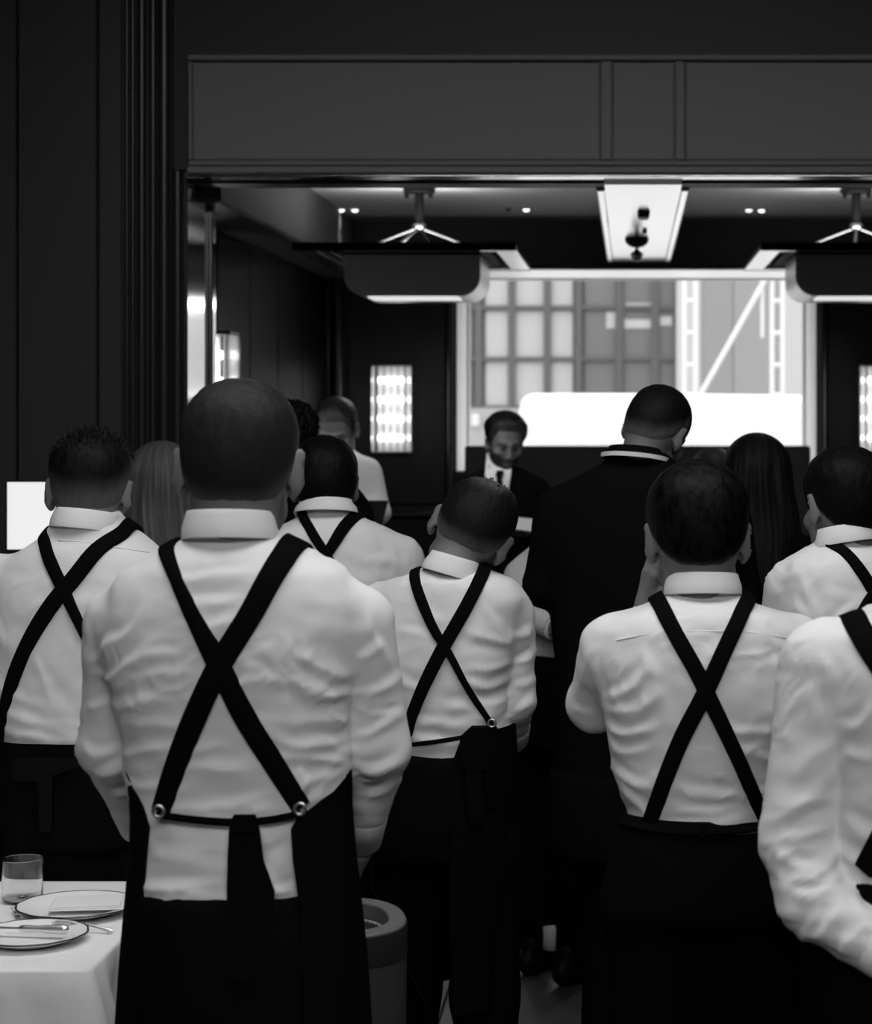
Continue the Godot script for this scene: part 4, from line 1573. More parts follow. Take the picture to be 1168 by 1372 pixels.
# a flat band that lies on a field along pixel points [x, y, width]; it can go on over the shoulder to the front
func band(f: Field, z: float, pts: Array, lift: float, thick: float, over := false) -> Shape:
	var line := PackedVector3Array()
	var wide := PackedFloat32Array()
	var s := FOCAL / z
	var eye := Vector3(0, EYE, 0)
	var dense := []
	for k in pts.size() - 1:
		var a: Array = pts[k]
		var b: Array = pts[k + 1]
		var n := maxi(2, int(Vector2(b[0] - a[0], b[1] - a[1]).length() / 7.0))
		for q in n:
			var t := float(q) / n
			var pa: Array = pts[maxi(k - 1, 0)]
			var pb: Array = pts[mini(k + 2, pts.size() - 1)]
			var v := Vector2(a[0], a[1]).cubic_interpolate(Vector2(b[0], b[1]), Vector2(pa[0], pa[1]), Vector2(pb[0], pb[1]), t)
			dense.append([v.x, v.y, lerpf(a[2], b[2], t)])
	dense.append(pts[pts.size() - 1])
	var last_z := -z
	for p in dense:
		var dir := (spot(p[0], p[1], z) - eye).normalized()
		var got = f.hit(eye + dir * (z - 0.5), dir, 0.9)
		if got != null:
			last_z = got.z
			line.append(got)
			wide.append(p[2] / s * (-got.z / z))
		elif line.size():
			line.append(spot(p[0], p[1], -last_z))
			wide.append(p[2] / s)
	if line.size() < 3:
		return null
	if over:
		# on over the shoulder and down the chest
		var w := wide[0]
		var p0 := line[0]
		for k in 9:
			var from := Vector3(p0.x, p0.y + 0.25, p0.z - 0.02 * (k + 1))
			var got = f.hit(from, Vector3.DOWN, 0.6)
			if got == null:
				break
			if got.y < p0.y - 0.12:
				break
			line.insert(0, got)
			wide.insert(0, w)
	for r in 2:
		var sm := line.duplicate()
		for k in range(1, line.size() - 1):
			sm[k] = (line[k - 1] + line[k] * 2.0 + line[k + 1]) * 0.25
		line = sm
	var rows := []
	for k in line.size():
		var d := (line[mini(k + 1, line.size() - 1)] - line[maxi(k - 1, 0)]).normalized()
		var nrm := f.slope(line[k])
		nrm = (nrm - d * d.dot(nrm)).normalized()
		var side := d.cross(nrm).normalized()
		var h := wide[k] * 0.5
		var c := line[k] + nrm * lift
		var row := PackedVector3Array()
		for e in [[-1.0, -1.0], [-1.0, -0.2], [-0.92, 0.0], [0.0, 0.06], [0.92, 0.0], [1.0, -0.2], [1.0, -1.0]]:
			row.append(c + side * (e[0] * h) + nrm * (e[1] * thick))
		rows.append(row)
	var g := Shape.new()
	g.grid(rows, true, false)
	var out := (g.n[3]).dot(f.slope(line[0]))
	if out < 0.0:
		g = Shape.new()
		g.grid(rows, true, true)
	return g


# a sheet draped on a field between two edges, rows of [y, left x, right x] in pixels
func drape(f: Field, z: float, rows_px: Array, lift: float, thick: float) -> Shape:
	var eye := Vector3(0, EYE, 0)
	var rows := []
	var fine := []
	for k in rows_px.size() - 1:
		var a: Array = rows_px[k]
		var b: Array = rows_px[k + 1]
		var n := maxi(1, int(absf(b[0] - a[0]) / 8.0))
		for q in n:
			var t := float(q) / n
			fine.append([lerpf(a[0], b[0], t), lerpf(a[1], b[1], t), lerpf(a[2], b[2], t)])
	fine.append(rows_px[rows_px.size() - 1])
	var nc := 10
	for r in fine:
		var row := PackedVector3Array()
		var last := -z
		for k in nc:
			var x := lerpf(r[1], r[2], float(k) / (nc - 1))
			var dir := (spot(x, r[0], z) - eye).normalized()
			var got = f.hit(eye + dir * (z - 0.5), dir, 0.9)
			if got != null:
				last = got.z
				row.append(got + Vector3(0, 0, lift))
			else:
				row.append(spot(x, r[0], -last) + Vector3(0, 0, lift))
		rows.append(row)
	var g := Shape.new()
	g.grid(rows, false, false)
	var back := []
	for row in rows:
		var b := PackedVector3Array()
		for p in row:
			b.append(p - Vector3(0, 0, thick))
		back.append(b)
	g.grid(back, false, true)
	# the rim
	var loop := [PackedVector3Array(), PackedVector3Array()]
	for e in 2:
		var src: Array = [rows, back][e]
		for k in nc:
			loop[e].append(src[0][k])
		for r in range(1, src.size()):
			loop[e].append(src[r][nc - 1])
		for k in range(nc - 2, -1, -1):
			loop[e].append(src[src.size() - 1][k])
		for r in range(src.size() - 2, 0, -1):
			loop[e].append(src[r][0])
	g.grid([loop[1], loop[0]], true, false)
	return g


# shirt collar: a folded leaf round the neck. c: middle at the top edge, r0/r1: radii at the fold and at the lower edge, tall: its height, t: tilt
func collar_shape(c: Vector3, rt: float, rb: float, tall: float, turn: Basis, deep := 1.0) -> Shape:
	var rows := []
	var prof := [Vector2(rb - 0.004, -tall * 0.55), Vector2(rb - 0.004, -tall), Vector2(rb, -tall - 0.0015), Vector2(rb + 0.0015, -tall), Vector2(lerpf(rb, rt, 0.4) + 0.0035, -tall * 0.6), Vector2(rt + 0.002, -0.008), Vector2(rt, -0.001), Vector2(rt - 0.004, 0.0), Vector2(rt - 0.008, -0.004), Vector2(rt - 0.007, -tall * 0.8)]
	var g := Shape.new()
	var n := 64
	for p in prof:
		var row := PackedVector3Array()
		for k in n + 1:
			var a := -PI / 2 + 0.22 + (TAU - 0.44) * k / n     # open at the front (-z)
			var front := smoothstep(0.2, 1.0, -sin(a))
			var y: float = p.y - 0.03 * front - (0.012 * front if p.y < -tall * 0.5 else 0.0)
			row.append(c + turn * Vector3(cos(a) * p.x, y, sin(a) * p.x * deep))
		rows.append(row)
	g.grid(rows, false, false)
	return g


func cuff_shape(e: Vector3, w: Vector3, r: float) -> Shape:
	var d := (w - e).normalized()
	var g := Shape.new()
	g.tube(PackedVector3Array([w - d * 0.055, w - d * 0.05, w + d * 0.012, w + d * 0.014, w + d * 0.010, w - d * 0.02]), [r + 0.003, r + 0.0065, r + 0.004, r + 0.001, r - 0.001, r - 0.002], 20, false)
	return g


# lower garment as a shell round the body with a gap at the back: rows [y, left, right, half depth, gap left, gap right], in pixels
func apron_shell(rows_px: Array, z: float, thick: float, power := 2.4) -> Shape:
	var g := Shape.new()
	var outer := []
	var inner := []
	var fine := []
	for k in rows_px.size() - 1:
		for q in 5:
			var r := []
			for e in 6:
				r.append(lerpf(rows_px[k][e], rows_px[k + 1][e], q / 5.0))
			fine.append(r)
	fine.append(rows_px[rows_px.size() - 1])
	var n := 72
	for r in fine:
		var c := spot((r[1] + r[2]) * 0.5, r[0], z)
		var rx: float = (r[2] - r[1]) * 0.5 * z / FOCAL
		var rz: float = r[3]
		var gl: float = (r[4] - (r[1] + r[2]) * 0.5) * z / FOCAL
		var gr: float = (r[5] - (r[1] + r[2]) * 0.5) * z / FOCAL
		var a0 := angle_of(gr / rx, power)
		var a1 := angle_of(gl / rx, power)
		var ro := PackedVector3Array()
		var ri := PackedVector3Array()
		for k in n + 1:
			# from the right edge of the gap round the front to the left edge
			var a := lerpf(a0, -TAU + a1, float(k) / n)
			var x := cos(a)
			var y := sin(a)
			var m := pow(pow(absf(x), power) + pow(absf(y), power), -1.0 / power)
			var w := 0.004 * sin(a * 9.0 + 1.0) * smoothstep(0.0, 0.35, EYE - 0.75 - c.y + 0.2)
			ro.append(c + Vector3(x * m * (rx + w), 0, y * m * (rz + w)))
			ri.append(c + Vector3(x * m * (rx + w - thick), 0, y * m * (rz + w - thick)))
		outer.append(ro)
		inner.append(ri)
	g.grid(outer, false, false)
	g.grid(inner, false, true)
	var ea := [PackedVector3Array(), PackedVector3Array(), PackedVector3Array(), PackedVector3Array()]
	for r in outer.size():
		ea[0].append(outer[r][0])
		ea[1].append(inner[r][0])
		ea[2].append(outer[r][n])
		ea[3].append(inner[r][n])
	g.grid([ea[1], ea[0]], false, true)
	g.grid([ea[3], ea[2]], false, false)
	g.grid([inner[0], outer[0]], false, false)
	return g


func angle_of(x: float, power: float) -> float:
	# bearing whose superellipse point has this share of the half width
	var ax := clampf(absf(x), 0.0, 0.999)
	var y := pow(1.0 - pow(ax, power), 1.0 / power)
	return atan2(y, x)


# ---------------------------------------------------------------- one person
# spec: z, torso [[y, left, right, half depth, forward]], arms, head, waist, and what is worn; see people() below
func person(s: Dictionary) -> Node3D:
	var z: float = s.z
	var k := z / FOCAL
	var cell: float = s.get("cell", 0.014)
	var tone: float = s.get("tone", 0.19)
	var rows := []
	for r in s.torso:
		var c := spot((r[1] + r[2]) * 0.5, r[0], z - float(r[4]))
		rows.append([c.y, c.x, c.z, (r[2] - r[1]) * 0.5 * k, float(r[3])])
	var mid := Vector3.ZERO
	mid = Vector3(rows[rows.size() - 1][1], 0, rows[rows.size() - 1][2])
	var o := base("person", mid)
	tag(o, s.label, "person", s.get("group", ""))
	var power: float = s.get("power", 2.4)
	var yaw := deg_to_rad(s.get("yaw", 0.0))
	# --- upper garment
	var arms := []
	for a in s.arms:
		var j := []
		for p in a:
			j.append([spot(p[0], p[1], z - float(p[2])), float(p[3])])
		arms.append(j)
	var lo := Vector3(1e9, 1e9, 1e9)
	var hi := -lo
	for r in rows:
		var m: float = maxf(r[3], r[4]) if absf(yaw) > 0.01 else r[3]
		lo = lo.min(Vector3(r[1] - m, r[0], r[2] - maxf(r[4], m if absf(yaw) > 0.01 else 0.0)))
		hi = hi.max(Vector3(r[1] + m, r[0], r[2] + maxf(r[4], m if absf(yaw) > 0.01 else 0.0)))
	for a in arms:
		for j in a:
			lo = lo.min(j[0] - Vector3.ONE * j[1])
			hi = hi.max(j[0] + Vector3.ONE * j[1])
	var pad := Vector3.ONE * (cell * 3.0)
	var f := Field.new(lo - pad, hi + pad, cell)
	f.loft(rows, 0.03, power, yaw)
	var joint: float = s.get("joint", 0.028)
	for a in arms:
		f.bone(a[0][0], a[0][0].lerp(a[1][0], 0.18), a[0][1], lerpf(a[0][1], a[1][1], 0.18), joint)
		for q in a.size() - 1:
			f.bone(a[q][0], a[q + 1][0], a[q][1], a[q + 1][1], 0.010 if q == 0 else 0.014)
	for e in s.get("extra", []):
		f.bone(spot(e[0], e[1], z - e[2]), spot(e[4], e[5], z - e[6]), e[3], e[7], 0.03)
	var g := f.nets()
	crease(g, z, s.get("folds", []), s.get("noise", 3.0), 0.6 if s.get("suit", false) else s.get("ridge", 4.5), rows[rows.size() / 2][1], s.z * 7.0 + s.head[0], rows[rows.size() - 1][0] if s.get("blouse", true) else -1.0)
	var top_mat: Material = suit_cloth if s.get("suit", false) else shirt_cloth
	part("jacket" if s.get("suit", false) else "shirt", g, top_mat, o)
	# --- body: head, neck, core, arms and hands in one surface
	var h: Array = s.head
	var hs: float = h[2] * k / 0.153 if h.size() < 8 else h[7]
	var hc := spot(h[0], h[1], z - float(h[6]))
	var hb := Basis(Vector3.FORWARD, -deg_to_rad(h[5])) * Basis(Vector3.UP, deg_to_rad(h[3])) * Basis(Vector3.RIGHT, deg_to_rad(h[4]))
	var ht := Transform3D(hb.scaled(Vector3.ONE * hs), hc)
	ht.basis = hb * Basis.from_scale(Vector3.ONE * hs)
	var neck := Vector3(rows[0][1], rows[0][0] - 0.05, rows[0][2])
	var reach := Vector3(0.125, 0.165, 0.16) * hs
	var flo := (hc - reach).min(neck - Vector3(0.08, 0.03, 0.08))
	var fhi := (hc + reach).max(neck + Vector3(0.08, 0, 0.08))
	var hf := Field.new(flo, fhi, s.get("head_cell", 0.0048 if z < 5.0 else 0.0062))
	sculpt(hf, true, ht, neck, s.get("neck", 1.0))
	var body := hf.nets()
	body.smooth_normals()
	for q in [-1.0, 1.0]:
		var e := Shape.new()
		e.lathe([Vector2(0, -0.0118), Vector2(0.008, -0.009), Vector2(0.0118, 0), Vector2(0.008, 0.009), Vector2(0, 0.0118)], 12, Transform3D(Basis.IDENTITY, Vector3(q * 0.032, 0.006, -0.0885)))
		body.join(e, ht)
	body.c.resize(body.v.size())
	var unturn := ht.affine_inverse()
	for q in body.v.size():
		var p := unturn * body.v[q]
		var t := tone
		if p.z < -0.08 and absf(p.x) < 0.024 and p.y < -0.052 and p.y > -0.079:
			t *= 0.7
		if p.y > 0.0265 and p.y < 0.038 and p.z < -0.07 and absf(p.x) > 0.012 and absf(p.x) < 0.052:
			t *= 0.25
		if s.has("beard") and p.z < 0.0 and p.y < -0.02 - 0.02 * smoothstep(0.07, 0.03, absf(p.x)) and p.y > -0.135:
			var lips := p.z < -0.08 and absf(p.x) < 0.022 and p.y < -0.054 and p.y > -0.078
			if not lips and not (p.z < -0.085 and p.y > -0.046 and absf(p.x) < 0.03):
				t *= float(s.beard)
		if q >= body.v.size() - 120:
			t = 0.02 if p.z < -0.0985 and absf(absf(p.x) - 0.032) < 0.006 else 0.13
		body.c[q] = grey(t)
	var core := Field.new(lo - pad, hi + pad + Vector3(0, 0.06, 0), 0.026)
	core.loft(rows, 0.02, power, yaw, -0.02)
	for a in arms:
		for q in a.size() - 1:
			core.bone(a[q][0], a[q + 1][0], maxf(a[q][1] - 0.018, 0.022), maxf(a[q + 1][1] - 0.015, 0.02), 0.02)
	var cg := core.nets()
	cg.smooth_normals()
	cg.paint(grey(tone))
	body.join(cg, Transform3D.IDENTITY)
	for q in arms.size():
		var a: Array = arms[q]
		var w: Vector3 = a[a.size() - 1][0]
		var e: Vector3 = a[a.size() - 2][0]
		var d := (w - e).normalized()
		if s.has("hand_dir") and s.hand_dir[q] != Vector3.ZERO:
			d = s.hand_dir[q].normalized()
		var palm: Vector3 = s.palm[q] if s.has("palm") else Vector3(-1 if q == 1 else 1, 0, 0)
		var y := -d
		var x := -(palm - y * palm.dot(y)).normalized()
		var zz := x.cross(y)
		var mirror := -1.0 if q == 0 else 1.0
		var hand := Shape.new()
		hand.join(hand_shape, Transform3D.IDENTITY)
		hand.paint(grey(tone))
		body.join(hand, Transform3D(Basis(x, y, zz * mirror), w + d * 0.012))
	part("body", body, skin, o)
	# --- hair
	if s.has("hair"):
		part("hair", make_hair(ht, s.hair, tone), hair_mat, o)
	if s.has("long"):
		var L: Array = s.long
		part("hair", long_hair(ht, L[0], L[1], L[2], L[3], L[4]), hair_mat, o)
	if s.has("beard"):
		var bs := Shape.new()
		for q in 90:
			var p := Vector3(rng.randf_range(-0.045, 0.045), rng.randf_range(-0.12, -0.085), 0)
			p.z = -0.088 + absf(p.x) * 0.9
			bs.tube(PackedVector3Array([p, p + Vector3(p.x * 0.05, -0.012, -0.004)]), [0.003, 0.001], 4)
		var bo := Shape.new()
		bo.join(bs, ht)
		bo.paint(grey(0.01))
		part("beard", bo, hair_mat, o)
	# --- collar
	if s.has("collar"):
		var c: Array = s.collar   # x, y, top half width, bottom half width, height (px), roll, pitch, forward
		var turn := Basis(Vector3.FORWARD, -deg_to_rad(c[5])) * Basis(Vector3.UP, yaw + deg_to_rad(c[8] if c.size() > 8 else 0.0)) * Basis(Vector3.RIGHT, deg_to_rad(c[6]))
		var mid_c := spot(c[0], c[1], z)
		var n0: Vector3 = ht * Vector3(0, -0.085, 0.030)
		mid_c.z = lerpf(n0.z, neck.z, clampf((n0.y - mid_c.y) / maxf(n0.y - neck.y, 0.01), 0.0, 1.0)) + float(c[7])
		var rt: float = maxf(c[2] * k, 0.053 * hs * float(s.get("neck", 1.0)) + 0.006)
		var rb: float = maxf(c[3] * k, rt + 0.004)
		var cg2 := collar_shape(mid_c, rt, rb, c[4] * k, turn)
		var co := part("collar", cg2, top_mat, o)
		if s.has("piping"):
			var rw := []
			for e in 2:
				var row := PackedVector3Array()
				for q in 65:
					var a := -PI / 2 + 0.22 + (TAU - 0.44) * q / 64.0
					var front := smoothstep(0.2, 1.0, -sin(a))
					var rr: float = rb + 0.002
					row.append(mid_c + turn * Vector3(cos(a) * rr, -c[4] * k + (0.0075 if e else -0.0035) - 0.042 * front, sin(a) * rr))
				rw.append(row)
			var pg := Shape.new()
			pg.grid(rw, false, false)
			var back := [PackedVector3Array(), PackedVector3Array()]
			for e in 2:
				for p in rw[e]:
					back[e].append(p.lerp(Vector3(mid_c.x, p.y, mid_c.z), 0.04))
			pg.grid(back, false, true)
			pg.grid([back[0], rw[0]], false, false)
			pg.grid([rw[1], back[1]], false, false)
			tag(part("collar_edge", pg, shirt_cloth, co), "white edge along the collar")
	for q in arms.size():
		var a: Array = arms[q]
		part("cuff", cuff_shape(a[a.size() - 2][0], a[a.size() - 1][0], a[a.size() - 1][1]), top_mat, o)
	# --- straps
	for b in s.get("straps", []):
		var g2 := band(f, z, b, 0.009 + 0.002 * (s.straps.find(b) % 2), 0.013, true)
		if g2:
			part("strap", g2, strap_cloth, o)
	for b in s.get("seams", []):
		var g2 := band(f, z, b, 0.0015, 0.004)
		if g2:
			part("seam", g2, shirt_cloth, o)
	# --- trousers and shoes
	legs(o, s, rows, z, yaw, f)
	o.set_meta("field_depth", z)
	return o


func legs(o: Node3D, s: Dictionary, rows: Array, z: float, yaw: float, _f: Field) -> void:
	var k := z / FOCAL
	var last: Array = rows[rows.size() - 1]
	var wy := EYE + (CENTRE_Y - float(s.get("waist", 0))) * k if s.has("waist") else float(last[0]) + 0.02
	var at := Vector3(last[1], 0, last[2])
	var hip: Array = []
	if s.has("hips"):
		for r in s.hips:
			var c := spot((r[1] + r[2]) * 0.5, r[0], z - float(r[4]))
			hip.append([c.y, c.x, c.z, (r[2] - r[1]) * 0.5 * k, float(r[3])])
	else:
		hip = [[wy, at.x, at.z, last[3] + 0.006, last[4] + 0.006], [wy - 0.1, at.x, at.z, last[3] + 0.02, last[4] + 0.02], [wy - 0.22, at.x, at.z + 0.01, last[3] + 0.022, last[4] + 0.02]]
	var low: Array = hip[hip.size() - 1]
	var c := Vector3(low[1], low[0], low[2])
	var sep: float = s.get("stance", 0.105)
	var side := Vector3(cos(yaw), 0, -sin(yaw))
	var ahead := Vector3(-sin(yaw), 0, -cos(yaw))
	var far := 0.24
	var f := Field.new(Vector3(c.x - far - 0.08, 0.0, c.z - 0.32), Vector3(c.x + far + 0.08, maxf(hip[0][0], wy) + 0.04, c.z + 0.3), s.get("leg_cell", 0.022))
	f.loft(hip, 0.03, 2.4, yaw)
	var feet: Array = s.get("feet", [[-1.0, 0.0], [1.0, 0.0]])
	for e in 2:
		var sg := -1.0 if e == 0 else 1.0
		var ft := c + side * (sg * sep * 0.95) + ahead * float(feet[e][1]) + side * (float(feet[e][0]) - sg)
		ft.y = 0.095
		var hp := c + side * (sg * 0.088)
		hp.y = c.y + 0.02
		var kn := hp.lerp(ft, 0.48) + ahead * 0.015
		f.bone(hp, kn, 0.094, 0.074, 0.03)
		f.bone(kn, ft, 0.074, 0.062, 0.03)
		var sh := Shape.new()
		sh.join(shoe_shape, Transform3D(Basis(Vector3.UP, yaw + (-0.12 if e else 0.12)), Vector3(ft.x, 0.0, ft.z) - ahead * 0.01))
		part("shoe", sh, leather, o)
	var g := f.nets()
	g.smooth_normals()
	for q in g.v.size():
		var p := g.v[q]
		g.v[q] = p + g.n[q] * 0.004 * ripple.get_noise_3d(p.x * 10.0, p.y * 7.0, p.z * 10.0)
	g.smooth_normals()
	part("trousers", g, suit_cloth if s.get("suit", false) else black_cloth, o)


# ---------------------------------------------------------------- who stands where
func build_people() -> void:
	var waiters := "waiters in white shirts with crossed black straps"
	var fade := {"nape": -0.072, "low": 0.003, "high": 0.012, "fade": 0.10, "dark": 0.016}
	# the nearest waiter
	var a := person({"z": 3.5, "label": "nearest waiter, his apron tied by two metal eyelets over a white shirt tail", "group": waiters, "cell": 0.0055,
		"torso": [[696, 257, 363, 0.066, 0.0], [716, 250, 374, 0.07, 0.0], [730, 232, 396, 0.088, 0.0], [746, 196, 432, 0.105, 0.0], [766, 164, 464, 0.118, 0.0], [800, 146, 486, 0.130, 0.0], [845, 138, 488, 0.140, 0.0], [900, 146, 480, 0.142, 0.0], [960, 161, 472, 0.136, 0.0], [1010, 169, 471, 0.131, 0.0], [1050, 174, 468, 0.127, 0.0], [1100, 184, 452, 0.124, 0.005], [1150, 184, 444, 0.126, 0.008], [1200, 182, 446, 0.128, 0.01]],
		"arms": [[[169, 838, -0.02, 0.066], [150, 1000, -0.05, 0.054], [190, 1098, -0.20, 0.038]], [[474, 840, -0.02, 0.066], [504, 1000, -0.04, 0.055], [482, 1118, -0.15, 0.035]]],
		"head": [321, 633, 141, 4.0, -6.0, -1.0, -0.035], "tone": 0.2,
		"hair": {"nape": -0.078, "low": 0.003, "high": 0.009, "fade": 0.055, "dark": 0.021, "thin": 0.35, "rough": 0.08},
		"collar": [311, 684, 57, 62, 37, 0.0, -6.0, 0.01],
		"straps": [[[222, 738, 22], [238, 780, 17], [260, 828, 21], [292, 888, 30], [328, 960, 30], [365, 1020, 29], [402, 1080, 26]], [[388, 735, 34], [362, 775, 33], [335, 825, 32], [295, 890, 32], [262, 960, 32], [235, 1030, 29], [218, 1085, 26]]],
		"folds": [[130, 880, 220, 800, 9, 4, 8], [135, 905, 235, 850, 10, 5, 10], [150, 935, 250, 915, 9, 4, 8], [165, 960, 300, 950, 8, 3, 0], [170, 1005, 260, 985, 10, 5, -6], [175, 1030, 290, 1030, 9, 4, 10],
			[478, 905, 400, 845, 10, 5, -8], [478, 925, 390, 890, 9, 5, -8], [474, 960, 380, 945, 9, 4, -6], [470, 985, 360, 960, 10, 5, -10], [468, 1020, 370, 1000, 10, 5, 10], [440, 1030, 400, 1062, 9, 5, 6], [410, 1010, 430, 1060, 8, 4, 0],
			[215, 868, 275, 862, 7, 3, 0], [205, 890, 285, 884, 8, 3, 0], [300, 868, 385, 862, 8, 3, 3], [310, 905, 395, 896, 8, 3, 3], [230, 765, 370, 760, 8, 2, 4], [250, 800, 350, 792, 8, 2.5, 4], [255, 825, 340, 818, 7, 2.5, 3],
			[240, 1010, 400, 1005, 12, 4, 6], [230, 1060, 390, 1052, 12, 4, 8], [245, 985, 330, 975, 9, 3, 4], [220, 1130, 300, 1122, 10, 4, 4], [210, 1165, 300, 1172, 9, 5, 3], [355, 1125, 410, 1180, 10, 5, 6], [370, 1170, 420, 1160, 8, 5, 4],
			[485, 880, 520, 860, 8, 4, 3], [480, 930, 545, 905, 9, 4, 5], [478, 985, 545, 950, 9, 5, 6], [480, 1030, 548, 1015, 9, 6, 6], [486, 1070, 540, 1050, 9, 5, 4], [118, 950, 160, 930, 8, 4, 3], [112, 1000, 165, 1010, 9, 5, 4], [122, 1040, 180, 1020, 9, 6, 5], [140, 1075, 188, 1065, 8, 5, 3], [500, 820, 525, 900, 8, 3, 4], [120, 830, 115, 900, 8, 3, -3]],
		"seams": [[[232, 1000, 2], [430, 992, 2]]] if false else [],
		"hips": [[1188, 178, 452, 0.146, 0.01], [1260, 176, 470, 0.142, 0.02], [1372, 176, 480, 0.140, 0.02]], "waist": 1188})
	var af := garment_field(3.5, [[1000, 160, 476, 0.135, 0.0], [1100, 182, 452, 0.13, 0.005], [1200, 182, 446, 0.134, 0.01], [1420, 172, 486, 0.15, 0.01]])
	var apron := part("apron", apron_shell([[1012, 168, 473, 0.136, 170, 471], [1035, 172, 472, 0.136, 188, 468], [1050, 174, 471, 0.136, 197, 456], [1064, 176, 471, 0.137, 205, 437], [1078, 178, 471, 0.138, 212, 415], [1092, 179, 472, 0.140, 216, 408], [1130, 179, 475, 0.146, 211, 411], [1190, 175, 481, 0.153, 206, 420], [1280, 168, 490, 0.165, 200, 425], [1372, 162, 496, 0.175, 196, 428], [1600, 158, 502, 0.19, 190, 432]], 3.5, 0.006), black_cloth, a)
	for p in [[212, 1087], [402, 1084]]:
		eyelet(apron, p[0], p[1], 3.5 - 0.135)
	part("tie", band(af, 3.5, [[214, 1090, 9], [260, 1097, 10], [320, 1101, 11], [370, 1096, 10], [400, 1088, 9]], 0.010, 0.004), strap_cloth, a)
	part("tie_end", drape(af, 3.5, [[1094, 311, 346], [1110, 309, 350], [1150, 307, 355], [1192, 306, 370], [1240, 308, 366], [1310, 310, 336]], 0.016, 0.004), strap_cloth, a)
	part("tie_knot", drape(af, 3.5, [[1089, 316, 344], [1100, 312, 348], [1112, 314, 344]], 0.024, 0.012), strap_cloth, a)

	# the left waiter
	var b := person({"z": 4.75, "label": "waiter with short spiky dark hair and crossed straps standing behind the dining table", "group": waiters, "cell": 0.0075, "yaw": -12.0,
		"torso": [[686, 78, 160, 0.072, 0.0], [702, 72, 170, 0.086, 0.0], [718, 60, 192, 0.1, -0.01], [735, 30, 214, 0.11, 0.0], [755, 0, 232, 0.12, 0.0], [800, -18, 240, 0.135, 0.0], [860, -16, 232, 0.138, 0.0], [920, -8, 218, 0.132, 0.0], [970, 0, 206, 0.126, 0.0], [1010, 2, 198, 0.122, 0.0]],
		"arms": [[[-2, 785, -0.02, 0.068], [-28, 930, -0.02, 0.054], [10, 1000, -0.20, 0.04]], [[222, 785, -0.02, 0.068], [246, 930, -0.02, 0.054], [200, 1000, -0.2, 0.04]]],
		"head": [120, 664, 93, 7.0, -12.0, -2.0, -0.03], "tone": 0.19,
		"hair": {"nape": -0.062, "low": 0.002, "high": 0.016, "fade": 0.09, "dark": 0.008, "tufts": 420, "lift": 0.022, "glint": 5.0},
		"collar": [120, 684, 42, 46, 26, -4.0, -8.0, 0.0],
		"straps": [[[57, 712, 17], [65, 745, 17], [83, 785, 17], [102, 825, 14], [116, 855, 12]], [[164, 716, 20], [130, 738, 22], [100, 775, 22], [72, 808, 22], [45, 850, 21], [22, 900, 19], [8, 950, 16], [2, 990, 14]]],
		"seams": [[[78, 724, 1.6], [120, 727, 1.6], [158, 734, 1.6], [200, 740, 1.6]]],
		"folds": [[0, 900, 70, 940, 9, 4, 5], [5, 935, 90, 965, 9, 4, 5], [10, 965, 100, 985, 9, 4, 4], [60, 870, 110, 960, 10, 3, 0], [0, 800, 22, 860, 6, 4, 3], [85, 740, 75, 775, 6, 2, 0]],
		"waist": 995})
	var bf := garment_field(4.75, [[980, 0, 206, 0.126, 0.0], [1010, -2, 202, 0.132, 0.0], [1400, -8, 210, 0.14, 0.0]])
	part("apron", apron_shell([[985, -4, 210, 0.138, 105, 105], [1040, -8, 214, 0.142, 105, 105], [1150, -12, 216, 0.15, 105, 105], [1350, -20, 224, 0.165, 105, 105]], 4.75, 0.006), black_cloth, b)
	var loop_mat := stuff_mat(grey(0.007), 0.8, 0.0, 0.08)
	part("tie_end", drape(bf, 4.75, [[1012, 52, 74], [1050, 55, 74], [1112, 57, 73]], 0.026, 0.004), loop_mat, b)
	part("tie_bow", drape(bf, 4.75, [[1014, 74, 108], [1024, 66, 112], [1040, 62, 66]], 0.026, 0.006), loop_mat, b)
	part("tie_bow", drape(bf, 4.75, [[1014, 22, 56], [1030, 20, 60], [1044, 24, 58]], 0.026, 0.006), loop_mat, b)

